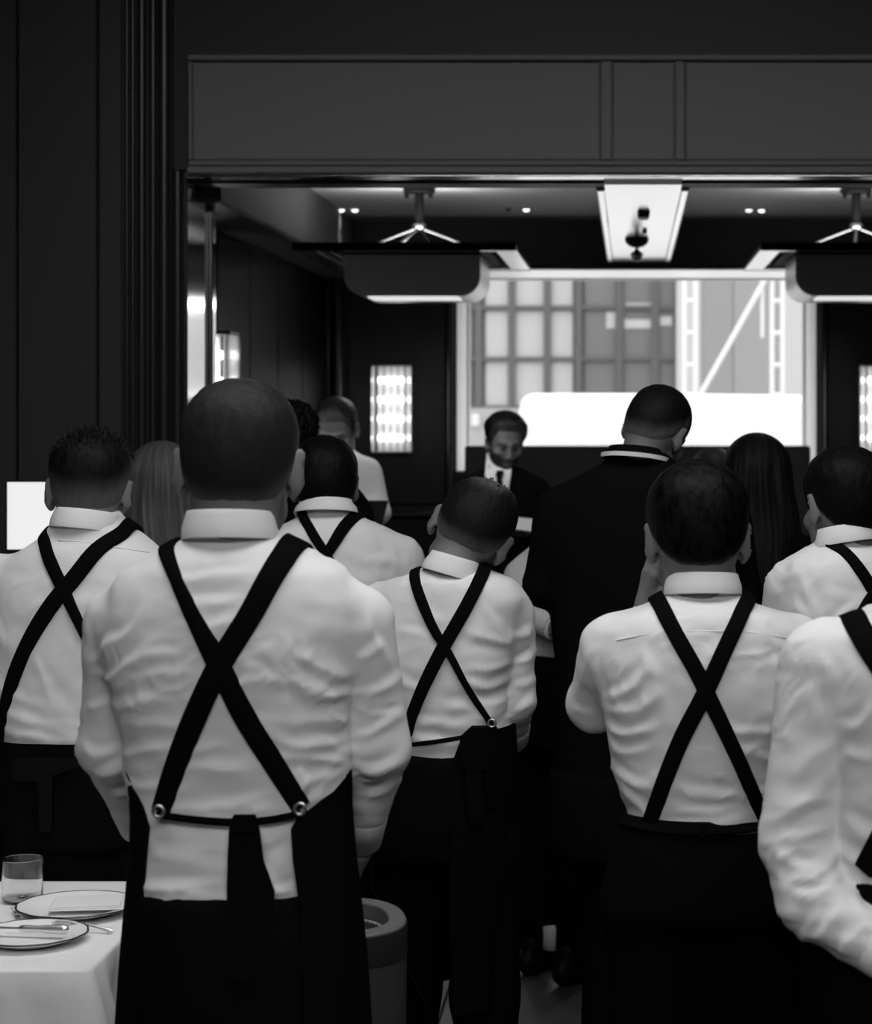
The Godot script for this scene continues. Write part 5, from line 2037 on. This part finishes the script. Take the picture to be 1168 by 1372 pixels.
	# the balding waiter in the middle, head tilted
	var c := person({"z": 4.75, "label": "short waiter with thinning crown, head tilted, apron knotted at his right hip", "group": waiters, "cell": 0.0065, "yaw": -10.0,
		"torso": [[752, 582, 642, 0.060, 0.0], [760, 572, 650, 0.068, 0.0], [768, 552, 666, 0.09, 0.0], [778, 520, 690, 0.108, 0.0], [800, 500, 704, 0.118, 0.0], [840, 488, 700, 0.128, 0.0], [890, 488, 690, 0.134, 0.0], [930, 496, 682, 0.130, 0.0], [970, 503, 684, 0.126, 0.0], [1010, 506, 686, 0.122, 0.0]],
		"arms": [[[510, 820, -0.02, 0.062], [488, 940, -0.05, 0.05], [520, 1010, -0.22, 0.036]], [[678, 828, -0.02, 0.062], [687, 938, -0.02, 0.05], [684, 985, -0.17, 0.038]]],
		"neck": 0.9, "head": [629, 719, 93, -5.0, -22.0, -25.0, -0.03], "tone": 0.17,
		"hair": {"nape": -0.066, "low": 0.003, "high": 0.007, "fade": 0.05, "dark": 0.009, "thin": 0.85, "crown": 0.06, "rough": 0.12, "tufts": 30, "lift": 0.007, "glint": 3.0},
		"collar": [612, 744, 31, 39, 26, -15.0, -6.0, 0.004],
		"straps": [[[551, 762, 15], [566, 808, 14], [585, 850, 12], [600, 872, 10], [625, 920, 9], [657, 972, 8]], [[646, 772, 18], [622, 818, 18], [597, 862, 18], [570, 915, 17], [551, 962, 15], [547, 985, 12]]],
		"folds": [[690, 860, 620, 830, 8, 5, -5], [690, 880, 625, 880, 8, 5, -8], [688, 900, 620, 900, 8, 5, -10], [686, 925, 628, 925, 8, 5, -8], [684, 945, 640, 950, 7, 4, -5], [600, 935, 690, 930, 9, 4, 6], [560, 950, 650, 960, 8, 4, 6], [555, 975, 640, 985, 8, 4, 5], [540, 840, 590, 845, 7, 3, 0], [535, 900, 590, 912, 7, 3, 4], [570, 800, 600, 830, 7, 3, 5], [690, 850, 716, 838, 6, 5, 3], [690, 885, 722, 862, 7, 5, 4], [690, 920, 722, 905, 7, 5, 4], [688, 950, 715, 930, 6, 4, 3], [650, 800, 690, 850, 8, 3, 6], [510, 800, 506, 900, 8, 3, 4]],
		"hips": [[1003, 502, 690, 0.13, 0.0], [1080, 496, 694, 0.14, 0.0], [1150, 500, 690, 0.14, 0.0]], "waist": 1004, "feet": [[-1.0, 0.02], [1.0, -0.02]]})
	var cf := garment_field(4.75, [[940, 498, 684, 0.128, 0.0], [1010, 504, 688, 0.124, 0.0], [1350, 496, 690, 0.14, 0.0]], -10.0)
	part("apron", apron_shell([[968, 499, 690, 0.136, 500, 648], [985, 500, 691, 0.138, 501, 622], [1005, 499, 692, 0.14, 501, 614], [1080, 494, 696, 0.15, 500, 612], [1180, 497, 690, 0.15, 502, 610], [1260, 520, 676, 0.15, 540, 612], [1335, 566, 668, 0.15, 580, 614]], 4.75, 0.006), black_cloth, c)
	part("tie", band(cf, 4.75, [[505, 1001, 6], [550, 997, 6], [590, 992, 6], [625, 986, 6]], 0.012, 0.004), strap_cloth, c)
	part("tie_knot", drape(cf, 4.75, [[972, 632, 664], [985, 618, 674], [1000, 616, 676], [1018, 620, 668], [1030, 628, 660]], 0.03, 0.03), strap_cloth, c)
	part("tie_end", drape(cf, 4.75, [[1000, 624, 646], [1060, 626, 650], [1100, 630, 652]], 0.028, 0.004), strap_cloth, c)
	part("tie_end", drape(cf, 4.75, [[1000, 648, 668], [1080, 654, 676]], 0.028, 0.004), strap_cloth, c)
	var kn := part("buckle", ring_shape(spot(659, 969, 4.58), 0.008, 0.002), steel, c)
	tag(kn, "small metal ring")

	# the waiter behind, left of centre
	person({"z": 5.4, "label": "black-haired waiter with thin straps, seen over the nearest waiter's right shoulder", "group": waiters, "cell": 0.011, "yaw": 14.0,
		"torso": [[676, 406, 470, 0.062, 0.0], [688, 402, 474, 0.066, 0.0], [698, 390, 494, 0.09, 0.0], [710, 360, 524, 0.11, 0.0], [728, 345, 545, 0.12, 0.0], [770, 338, 552, 0.132, 0.0], [830, 345, 545, 0.134, 0.0], [900, 356, 534, 0.126, 0.0], [950, 358, 532, 0.122, 0.0]],
		"arms": [[[352, 752, -0.02, 0.064], [338, 880, -0.04, 0.05], [380, 940, -0.2, 0.038]], [[533, 752, -0.02, 0.064], [553, 860, -0.04, 0.05], [520, 930, -0.2, 0.038]]],
		"head": [434, 655, 76, 12.0, -10.0, 0.0, -0.03], "tone": 0.16,
		"hair": {"nape": -0.085, "low": 0.009, "high": 0.014, "fade": 0.012, "dark": 0.007},
		"collar": [438, 669, 34, 42, 18, -2.0, -10.0, 0.0],
		"straps": [[[404, 690, 13], [420, 718, 13], [437, 744, 13], [455, 775, 11], [480, 820, 10]], [[484, 690, 17], [466, 700, 17], [451, 722, 16], [437, 744, 14], [420, 780, 14], [405, 820, 13]]],
		"folds": [[500, 715, 540, 760, 7, 3, 4], [470, 730, 530, 755, 8, 2.5, 5], [530, 720, 545, 770, 6, 4, 3], [450, 760, 520, 775, 8, 3, 4]], "leg_cell": 0.03})

	# the right waiter with a hand at his face
	var fr := person({"z": 3.9, "label": "waiter with thick black hair holding his left hand to his cheek, straps crossed", "group": waiters, "cell": 0.0062,
		"torso": [[780, 896, 986, 0.066, 0.0], [796, 888, 994, 0.068, 0.0], [808, 868, 1010, 0.095, 0.0], [822, 832, 1052, 0.112, 0.0], [842, 806, 1082, 0.122, 0.0], [880, 798, 1092, 0.134, 0.0], [930, 804, 1088, 0.138, 0.0], [990, 814, 1076, 0.132, 0.0], [1040, 824, 1062, 0.128, 0.0], [1075, 836, 1054, 0.124, 0.0], [1108, 842, 1050, 0.12, 0.0]],
		"arms": [[[826, 872, -0.02, 0.068], [797, 943, -0.10, 0.052], [868, 832, -0.20, 0.034]], [[1062, 872, -0.02, 0.066], [1086, 1010, -0.03, 0.052], [1060, 1080, -0.2, 0.04]]],
		"hand_dir": [Vector3(0.08, 1, 0.1), Vector3.ZERO], "palm": [Vector3(1, 0, -0.3), Vector3(-1, 0, 0)],
		"head": [934, 727, 116, 3.0, -8.0, 0.0, -0.03], "tone": 0.18,
		"hair": {"nape": -0.052, "low": 0.007, "high": 0.017, "fade": 0.014, "dark": 0.004, "rough": 0.05, "tufts": 120, "lift": 0.01, "glint": 1.6},
		"collar": [941, 768, 47, 51, 28, 0.0, -8.0, 0.0],
		"straps": [[[880, 802, 22], [905, 850, 22], [935, 903, 22], [946, 927, 22], [966, 968, 21], [990, 1020, 20], [1012, 1072, 19], [1028, 1110, 18]], [[1004, 800, 21], [980, 850, 22], [955, 905, 23], [940, 937, 23], [914, 987, 23], [892, 1042, 22], [872, 1100, 20]]],
		"seams": [[[826, 858, 1.8], [880, 848, 1.8], [940, 846, 1.8], [1000, 847, 1.8], [1060, 856, 1.8]]],
		"folds": [[815, 935, 870, 880, 9, 6, 8], [812, 945, 890, 905, 9, 6, 10], [812, 965, 885, 955, 10, 6, 12], [815, 985, 880, 985, 10, 5, 12], [822, 1020, 875, 1040, 9, 6, 8], [830, 1045, 890, 1075, 9, 6, 8], [880, 880, 900, 960, 10, 3, 8], [860, 855, 885, 900, 9, 3, 4],
			[900, 1040, 1010, 1050, 10, 4, 5], [900, 1065, 1000, 1072, 9, 4, 5], [960, 955, 1030, 970, 8, 4, 4], [980, 985, 1050, 1005, 8, 4, 5], [890, 1085, 1000, 1090, 8, 4, 3], [950, 860, 935, 910, 8, 2, 0], [1020, 920, 1060, 980, 9, 3, 6], [1030, 870, 1062, 905, 8, 3, 4], [775, 930, 800, 860, 8, 3, -4], [768, 950, 800, 960, 8, 3, 4], [800, 880, 806, 950, 6, 3, 3]],
		"hips": [[1098, 824, 1056, 0.13, 0.0], [1160, 814, 1070, 0.14, 0.0], [1230, 806, 1080, 0.14, 0.0]], "waist": 1098})
	var ff := garment_field(3.9, [[1090, 826, 1056, 0.128, 0.0], [1180, 812, 1070, 0.142, 0.0]])
	var belt := part("belt", band(ff, 3.9, [[830, 1098, 18], [880, 1108, 18], [940, 1111, 18], [1000, 1108, 18], [1046, 1100, 18]], 0.006, 0.006), black_cloth, fr)
	part("belt_loop", slab(spot(937, 1122, 3.75), spot(944, 1104, 3.745) + Vector3(0, 0, 0.004)), black_cloth, belt)

	# the waiter at the right edge, nearest the camera on that side
	person({"z": 3.3, "label": "waiter cut by the frame edge, big white sleeve bent behind his back", "group": waiters, "cell": 0.0065, "yaw": 8.0,
		"torso": [[786, 1224, 1310, 0.062, 0.0], [804, 1190, 1345, 0.095, 0.0], [824, 1150, 1385, 0.115, 0.0], [848, 1112, 1420, 0.125, 0.0], [890, 1094, 1440, 0.14, 0.0], [960, 1098, 1440, 0.146, 0.0], [1040, 1108, 1430, 0.142, 0.0], [1110, 1112, 1420, 0.138, 0.0], [1170, 1116, 1412, 0.134, 0.0]],
		"arms": [[[1110, 893, 0.0, 0.074], [1069, 1120, 0.02, 0.060], [1090, 1208, 0.06, 0.055], [1215, 1292, 0.17, 0.040]], [[1420, 895, -0.02, 0.074], [1450, 1110, -0.02, 0.058], [1380, 1230, 0.12, 0.04]]],
		"hand_dir": [Vector3(1, -0.35, 0.1), Vector3.ZERO], "palm": [Vector3(0, 0.3, 1), Vector3(0, 0.3, 1)],
		"head": [1268, 668, 150, 0.0, -8.0, 0.0, -0.03], "tone": 0.18,
		"hair": fade,
		"collar": [1268, 756, 62, 68, 38, 0.0, -6.0, 0.01],
		"straps": [[[1140, 822, 34], [1160, 858, 34], [1190, 905, 34], [1230, 970, 34], [1300, 1080, 32], [1350, 1160, 30]], [[1380, 815, 34], [1340, 870, 34], [1265, 985, 34], [1200, 1090, 32], [1160, 1165, 30]]],
		"folds": [[1118, 968, 1048, 1030, 12, 5, -6], [1120, 1000, 1040, 1075, 14, 4, -8], [1118, 1060, 1022, 1092, 11, 6, 8], [1112, 1098, 1020, 1122, 13, 5, -6], [1030, 1128, 1118, 1148, 11, 7, 10], [1120, 1118, 1060, 1165, 10, 6, -6], [1052, 1180, 1128, 1150, 10, 6, 6], [1070, 1228, 1122, 1180, 11, 7, 8], [1072, 1252, 1092, 1196, 10, 6, -6], [1108, 1258, 1152, 1200, 12, 5, -5], [1128, 1180, 1165, 1215, 9, 4, 4], [1082, 905, 1100, 975, 12, 4, 6], [1062, 930, 1050, 1000, 10, 3, 4], [1118, 962, 1165, 925, 10, 5, 8], [1120, 992, 1168, 985, 11, 4, 8], [1122, 1080, 1168, 1096, 12, 4, 5], [1118, 1122, 1168, 1146, 11, 5, 5], [1102, 868, 1096, 930, 9, 4, -4]],
		"hips": [[1160, 1112, 1420, 0.14, 0.0], [1260, 1096, 1440, 0.15, 0.0], [1372, 1090, 1440, 0.15, 0.0]], "waist": 1160})

	# the waiter at the right edge farther back, face turned left
	person({"z": 4.6, "label": "waiter with face turned left, only one strap showing, behind two other waiters", "group": waiters, "cell": 0.0075, "yaw": 22.0,
		"torso": [[714, 1098, 1164, 0.06, 0.0], [728, 1094, 1168, 0.066, 0.0], [738, 1076, 1186, 0.09, 0.0], [752, 1052, 1212, 0.108, 0.0], [772, 1040, 1228, 0.118, 0.0], [820, 1036, 1236, 0.132, 0.0], [880, 1042, 1230, 0.134, 0.0], [950, 1052, 1220, 0.126, 0.0], [1000, 1054, 1214, 0.122, 0.0]],
		"arms": [[[1062, 792, -0.01, 0.062], [1046, 900, -0.06, 0.05], [1080, 960, -0.2, 0.038]], [[1216, 795, -0.02, 0.062], [1232, 910, -0.04, 0.05], [1200, 970, -0.2, 0.038]]],
		"head": [1130, 683, 91, 20.0, -8.0, -2.0, -0.03], "tone": 0.18,
		"hair": {"nape": -0.066, "low": 0.006, "high": 0.016, "fade": 0.015, "dark": 0.007, "tufts": 60, "lift": 0.01, "glint": 3.0},
		"collar": [1130, 704, 37, 42, 24, 6.0, -8.0, 0.0],
		"straps": [[[1106, 728, 14], [1128, 738, 15], [1152, 765, 16], [1170, 795, 16], [1195, 850, 15]], [[1215, 760, 15], [1185, 780, 16], [1162, 808, 17], [1140, 850, 16], [1120, 900, 15]]],
		"folds": [[1080, 770, 1090, 830, 8, 5, 5], [1060, 800, 1085, 830, 7, 5, 3], [1100, 780, 1140, 800, 8, 3, 5], [1100, 835, 1150, 800, 8, 4, -5], [1070, 760, 1085, 800, 7, 3, 3]], "leg_cell": 0.03})

	# the tall man in the dark jacket
	person({"z": 5.4, "label": "tall man in a dark jacket with a white-edged collar, close-cropped hair, against the window", "cell": 0.0135, "yaw": -8.0, "suit": true, "blouse": false, "noise": 2.0, "joint": 0.03,
		"torso": [[604, 822, 892, 0.062, 0.0], [616, 812, 902, 0.068, 0.0], [626, 796, 920, 0.09, 0.0], [640, 766, 960, 0.11, 0.0], [662, 736, 984, 0.12, 0.0], [720, 722, 998, 0.138, 0.0], [800, 732, 990, 0.140, 0.0], [880, 742, 984, 0.135, 0.0], [960, 742, 984, 0.135, 0.0], [1040, 738, 988, 0.142, 0.0]],
		"arms": [[[752, 690, -0.02, 0.068], [730, 785, -0.03, 0.057], [772, 812, -0.28, 0.042]], [[968, 690, -0.02, 0.068], [992, 800, -0.03, 0.056], [950, 830, -0.26, 0.042]]],
		"head": [878, 582, 75, -26.0, -18.0, -14.0, -0.03], "tone": 0.18,
		"hair": {"nape": -0.055, "low": 0.003, "high": 0.006, "fade": 0.06, "dark": 0.010, "thin": 0.12},
		"collar": [852, 600, 36, 45, 15, -4.0, -8.0, 0.0], "piping": true, "leg_cell": 0.03})

	# two women with long hair
	person({"z": 6.0, "label": "woman with long straight fair hair in a dark jacket, between left and nearest waiters", "cell": 0.016, "suit": true, "blouse": false, "yaw": 20.0,
		"torso": [[706, 190, 240, 0.05, 0.0], [716, 168, 262, 0.08, 0.0], [732, 146, 280, 0.095, 0.0], [780, 138, 288, 0.11, 0.0], [860, 150, 276, 0.1, 0.0], [930, 140, 284, 0.11, 0.0]],
		"arms": [[[150, 755, -0.01, 0.05], [138, 850, -0.02, 0.042], [160, 900, -0.2, 0.034]], [[276, 755, -0.01, 0.05], [288, 850, -0.02, 0.042], [270, 900, -0.2, 0.034]]],
		"head": [212, 659, 74, 30.0, -6.0, 0.0, -0.03], "tone": 0.2, "long": [0.27, 0.10, 0.08, 0.01, 1.0], "leg_cell": 0.035})
	person({"z": 6.2, "label": "woman with long dark hair standing before the dark booth under the window", "cell": 0.016, "suit": true, "blouse": false,
		"torso": [[698, 990, 1040, 0.05, 0.0], [708, 965, 1066, 0.08, 0.0], [722, 946, 1084, 0.095, 0.0], [770, 938, 1092, 0.11, 0.0], [850, 950, 1080, 0.1, 0.0], [920, 942, 1088, 0.11, 0.0]],
		"arms": [[[952, 745, -0.01, 0.05], [938, 840, -0.02, 0.042], [960, 890, -0.2, 0.034]], [[1080, 745, -0.01, 0.05], [1092, 840, -0.02, 0.042], [1070, 890, -0.2, 0.034]]],
		"head": [1014, 650, 76, -6.0, -6.0, 0.0, -0.03], "tone": 0.2, "long": [0.40, 0.012, 0.03, 0.0, 1.3], "leg_cell": 0.035})

	# farther people, mostly hidden
	person({"z": 6.5, "label": "person with curly black hair half hidden behind the nearest waiter's head", "cell": 0.02, "suit": true, "blouse": false,
		"torso": [[625, 380, 436, 0.06, 0.0], [640, 350, 466, 0.09, 0.0], [662, 330, 486, 0.11, 0.0], [740, 326, 490, 0.12, 0.0], [850, 336, 480, 0.12, 0.0]],
		"arms": [[[338, 690, -0.02, 0.055], [326, 790, -0.02, 0.046], [360, 840, -0.2, 0.036]], [[476, 690, -0.02, 0.055], [490, 790, -0.02, 0.046], [460, 840, -0.2, 0.036]]],
		"head": [392, 590, 54, 10.0, -8.0, 0.0, -0.03], "tone": 0.12, "hair": {"nape": -0.07, "low": 0.012, "high": 0.02, "fade": 0.02, "dark": 0.006, "rough": 0.35}, "leg_cell": 0.04})
	var w6 := person({"z": 8.5, "label": "man in white shirt facing the camera with head bowed, beside a wall sconce", "cell": 0.02, "yaw": 180.0, "noise": 4.0,
		"torso": [[604, 434, 474, 0.06, 0.0], [610, 420, 484, 0.09, 0.0], [622, 408, 496, 0.105, 0.0], [660, 404, 500, 0.12, 0.0], [700, 406, 498, 0.12, 0.0], [750, 408, 496, 0.12, 0.0]],
		"arms": [[[412, 636, 0.0, 0.058], [398, 690, 0.02, 0.046], [436, 700, 0.22, 0.036]], [[492, 632, 0.0, 0.058], [508, 688, 0.03, 0.047], [478, 694, 0.22, 0.036]]],
		"palm": [Vector3(0, 1, 0), Vector3(0, 1, 0)],
		"head": [451, 578, 49, 172.0, -30.0, 0.0, 0.03], "tone": 0.2, "hair": {"nape": -0.06, "low": 0.004, "high": 0.012, "fade": 0.04, "dark": 0.02},
		"collar": [453, 602, 21, 24, 10, 0.0, -4.0, 0.0], "leg_cell": 0.04})
	var tb := base("clipboard", spot(480, 688, 8.02))
	tag(tb, "thin dark clipboard held by the bowed man in white", "clipboard")
	var g := Shape.new()
	g.box(Vector3.ZERO, Vector3(0.20, 0.010, 0.24), 0.003, Transform3D(Basis(Vector3.RIGHT, 0.35), spot(480, 688, 8.02)))
	part("board", g, black_cloth, tb)
	g = Shape.new()
	g.box(Vector3(0, 0.008, 0.1), Vector3(0.07, 0.008, 0.025), 0.003, Transform3D(Basis(Vector3.RIGHT, 0.35), spot(480, 688, 8.02)))
	part("clip", g, steel, tb)

	var w8 := person({"z": 9.9, "label": "bearded man in dark suit and tie reading a sheet before the window", "cell": 0.02, "yaw": 180.0, "suit": true, "blouse": false,
		"torso": [[622, 656, 692, 0.06, 0.0], [628, 644, 706, 0.09, 0.0], [638, 628, 720, 0.11, 0.0], [660, 618, 730, 0.12, 0.0], [700, 620, 728, 0.12, 0.0], [760, 622, 726, 0.12, 0.0], [800, 622, 726, 0.12, 0.0]],
		"arms": [[[628, 655, 0.0, 0.06], [616, 715, 0.02, 0.05], [660, 716, 0.24, 0.036]], [[720, 655, 0.0, 0.06], [731, 712, 0.02, 0.05], [704, 712, 0.24, 0.036]]],
		"palm": [Vector3(0.2, 1, 0), Vector3(-0.2, 1, 0)],
		"head": [676, 596, 43, 197.0, -14.0, -3.0, 0.03], "tone": 0.16, "beard": 0.12,
		"hair": {"nape": -0.06, "low": 0.005, "high": 0.032, "fade": 0.03, "dark": 0.006},
		"leg_cell": 0.04})
	var sf := garment_field(9.9, [[622, 656, 692, 0.06, 0.0], [628, 644, 706, 0.09, 0.0], [638, 628, 720, 0.11, 0.0], [660, 618, 730, 0.12, 0.0], [800, 622, 726, 0.12, 0.0]])
	part("shirt_front", drape(sf, 9.9, [[606, 652, 688], [622, 651, 686], [638, 650, 684], [644, 657, 683], [652, 668, 682], [662, 679, 681]], 0.02, 0.012), shirt_cloth, w8)
	part("tie", drape(sf, 9.9, [[630, 666, 675], [636, 664, 674], [642, 666, 672], [652, 665, 675], [670, 668, 680], [720, 668, 682]], 0.03, 0.012), suit_cloth, w8)
	g = Shape.new()
	g.box(Vector3.ZERO, Vector3(0.21, 0.003, 0.17), 0.001, Transform3D(Basis(Vector3.UP, 0.15) * Basis(Vector3.BACK, -0.12) * Basis(Vector3.RIGHT, 0.28), spot(690, 701, 9.44)))
	tag(part("paper_sheet", g, stuff_mat(grey(0.5), 0.8)), "grey paper sheet in the bearded man's hands", "paper")

	var w9 := person({"z": 6.6, "label": "person in white shirt mostly hidden behind the tall man, one white sock showing", "cell": 0.017, "yaw": -30.0,
		"torso": [[724, 720, 768, 0.06, 0.0], [736, 706, 784, 0.09, 0.0], [752, 690, 798, 0.105, 0.0], [800, 682, 806, 0.12, 0.0], [850, 684, 804, 0.115, 0.0], [880, 690, 798, 0.11, 0.0]],
		"arms": [[[697, 772, 0.02, 0.052], [692, 815, 0.06, 0.047], [738, 838, 0.18, 0.038]], [[792, 775, -0.02, 0.055], [800, 840, -0.06, 0.046], [770, 880, -0.2, 0.036]]],
		"head": [786, 694, 62, -20.0, -18.0, 0.0, -0.03], "tone": 0.17, "hair": {"nape": -0.065, "low": 0.005, "high": 0.012, "fade": 0.03, "dark": 0.007},
		"collar": [747, 716, 28, 32, 16, 0.0, -8.0, 0.0],
		"hips": [[870, 692, 796, 0.12, 0.0], [930, 688, 800, 0.13, 0.0], [1000, 690, 798, 0.13, 0.0]], "waist": 872, "feet": [[-0.97, 0.0], [1.0, -0.05]], "leg_cell": 0.03})
	g = Shape.new()
	var sk := spot(740, 1255, 6.53)
	g.tube(PackedVector3Array([sk + Vector3(0, -0.035, 0), sk + Vector3(0, 0.0, 0.002), sk + Vector3(0, 0.03, 0)]), [0.03, 0.028, 0.029], 16)
	part("sock", g, shirt_cloth, w9)

	person({"z": 8.0, "label": "far dark-haired person almost hidden behind the woman with dark hair", "cell": 0.024, "suit": true, "blouse": false, "yaw": 180.0,
		"torso": [[668, 934, 974, 0.06, 0.0], [676, 916, 992, 0.09, 0.0], [690, 908, 1000, 0.105, 0.0], [740, 906, 1002, 0.12, 0.0], [820, 910, 998, 0.12, 0.0]],
		"arms": [[[914, 706, 0.0, 0.052], [908, 780, 0.02, 0.045], [930, 810, 0.2, 0.036]], [[994, 706, 0.0, 0.052], [1000, 780, 0.02, 0.045], [976, 810, 0.2, 0.036]]],
		"head": [955, 647, 50, 180.0, -28.0, 0.0, 0.03], "tone": 0.12, "hair": {"nape": -0.07, "low": 0.006, "high": 0.014, "fade": 0.02, "dark": 0.012}, "leg_cell": 0.045})


func garment_field(z: float, rows_px: Array, yaw := 0.0) -> Field:
	var rows := []
	var lo := Vector3(1e9, 1e9, 1e9)
	var hi := -lo
	for r in rows_px:
		var c := spot((r[1] + r[2]) * 0.5, r[0], z - float(r[4]))
		var w: float = (r[2] - r[1]) * 0.5 * z / FOCAL
		rows.append([c.y, c.x, c.z, w, float(r[3])])
		lo = lo.min(c - Vector3(w, 0, w))
		hi = hi.max(c + Vector3(w, 0, w))
	var f := Field.new(lo - Vector3.ONE * 0.05, hi + Vector3.ONE * 0.05, 0.014)
	f.loft(rows, 0.02, 2.4, deg_to_rad(yaw))
	return f


func ring_shape(c: Vector3, r: float, t: float) -> Shape:
	var rows := []
	for q in 9:
		var qa := TAU * q / 8.0
		var row := PackedVector3Array()
		for s in 24:
			var a := TAU * s / 24
			var k := r + cos(qa) * t
			row.append(c + Vector3(cos(a) * k, sin(a) * k, sin(qa) * t))
		rows.append(row)
	var g := Shape.new()
	g.grid(rows, true, true)
	return g


func eyelet(apron: Node3D, x: float, y: float, z: float) -> void:
	part("eyelet", ring_shape(spot(x, y, z - 0.012), 0.0085, 0.0026), stuff_mat(grey(0.5), 0.3, 1.0), apron)
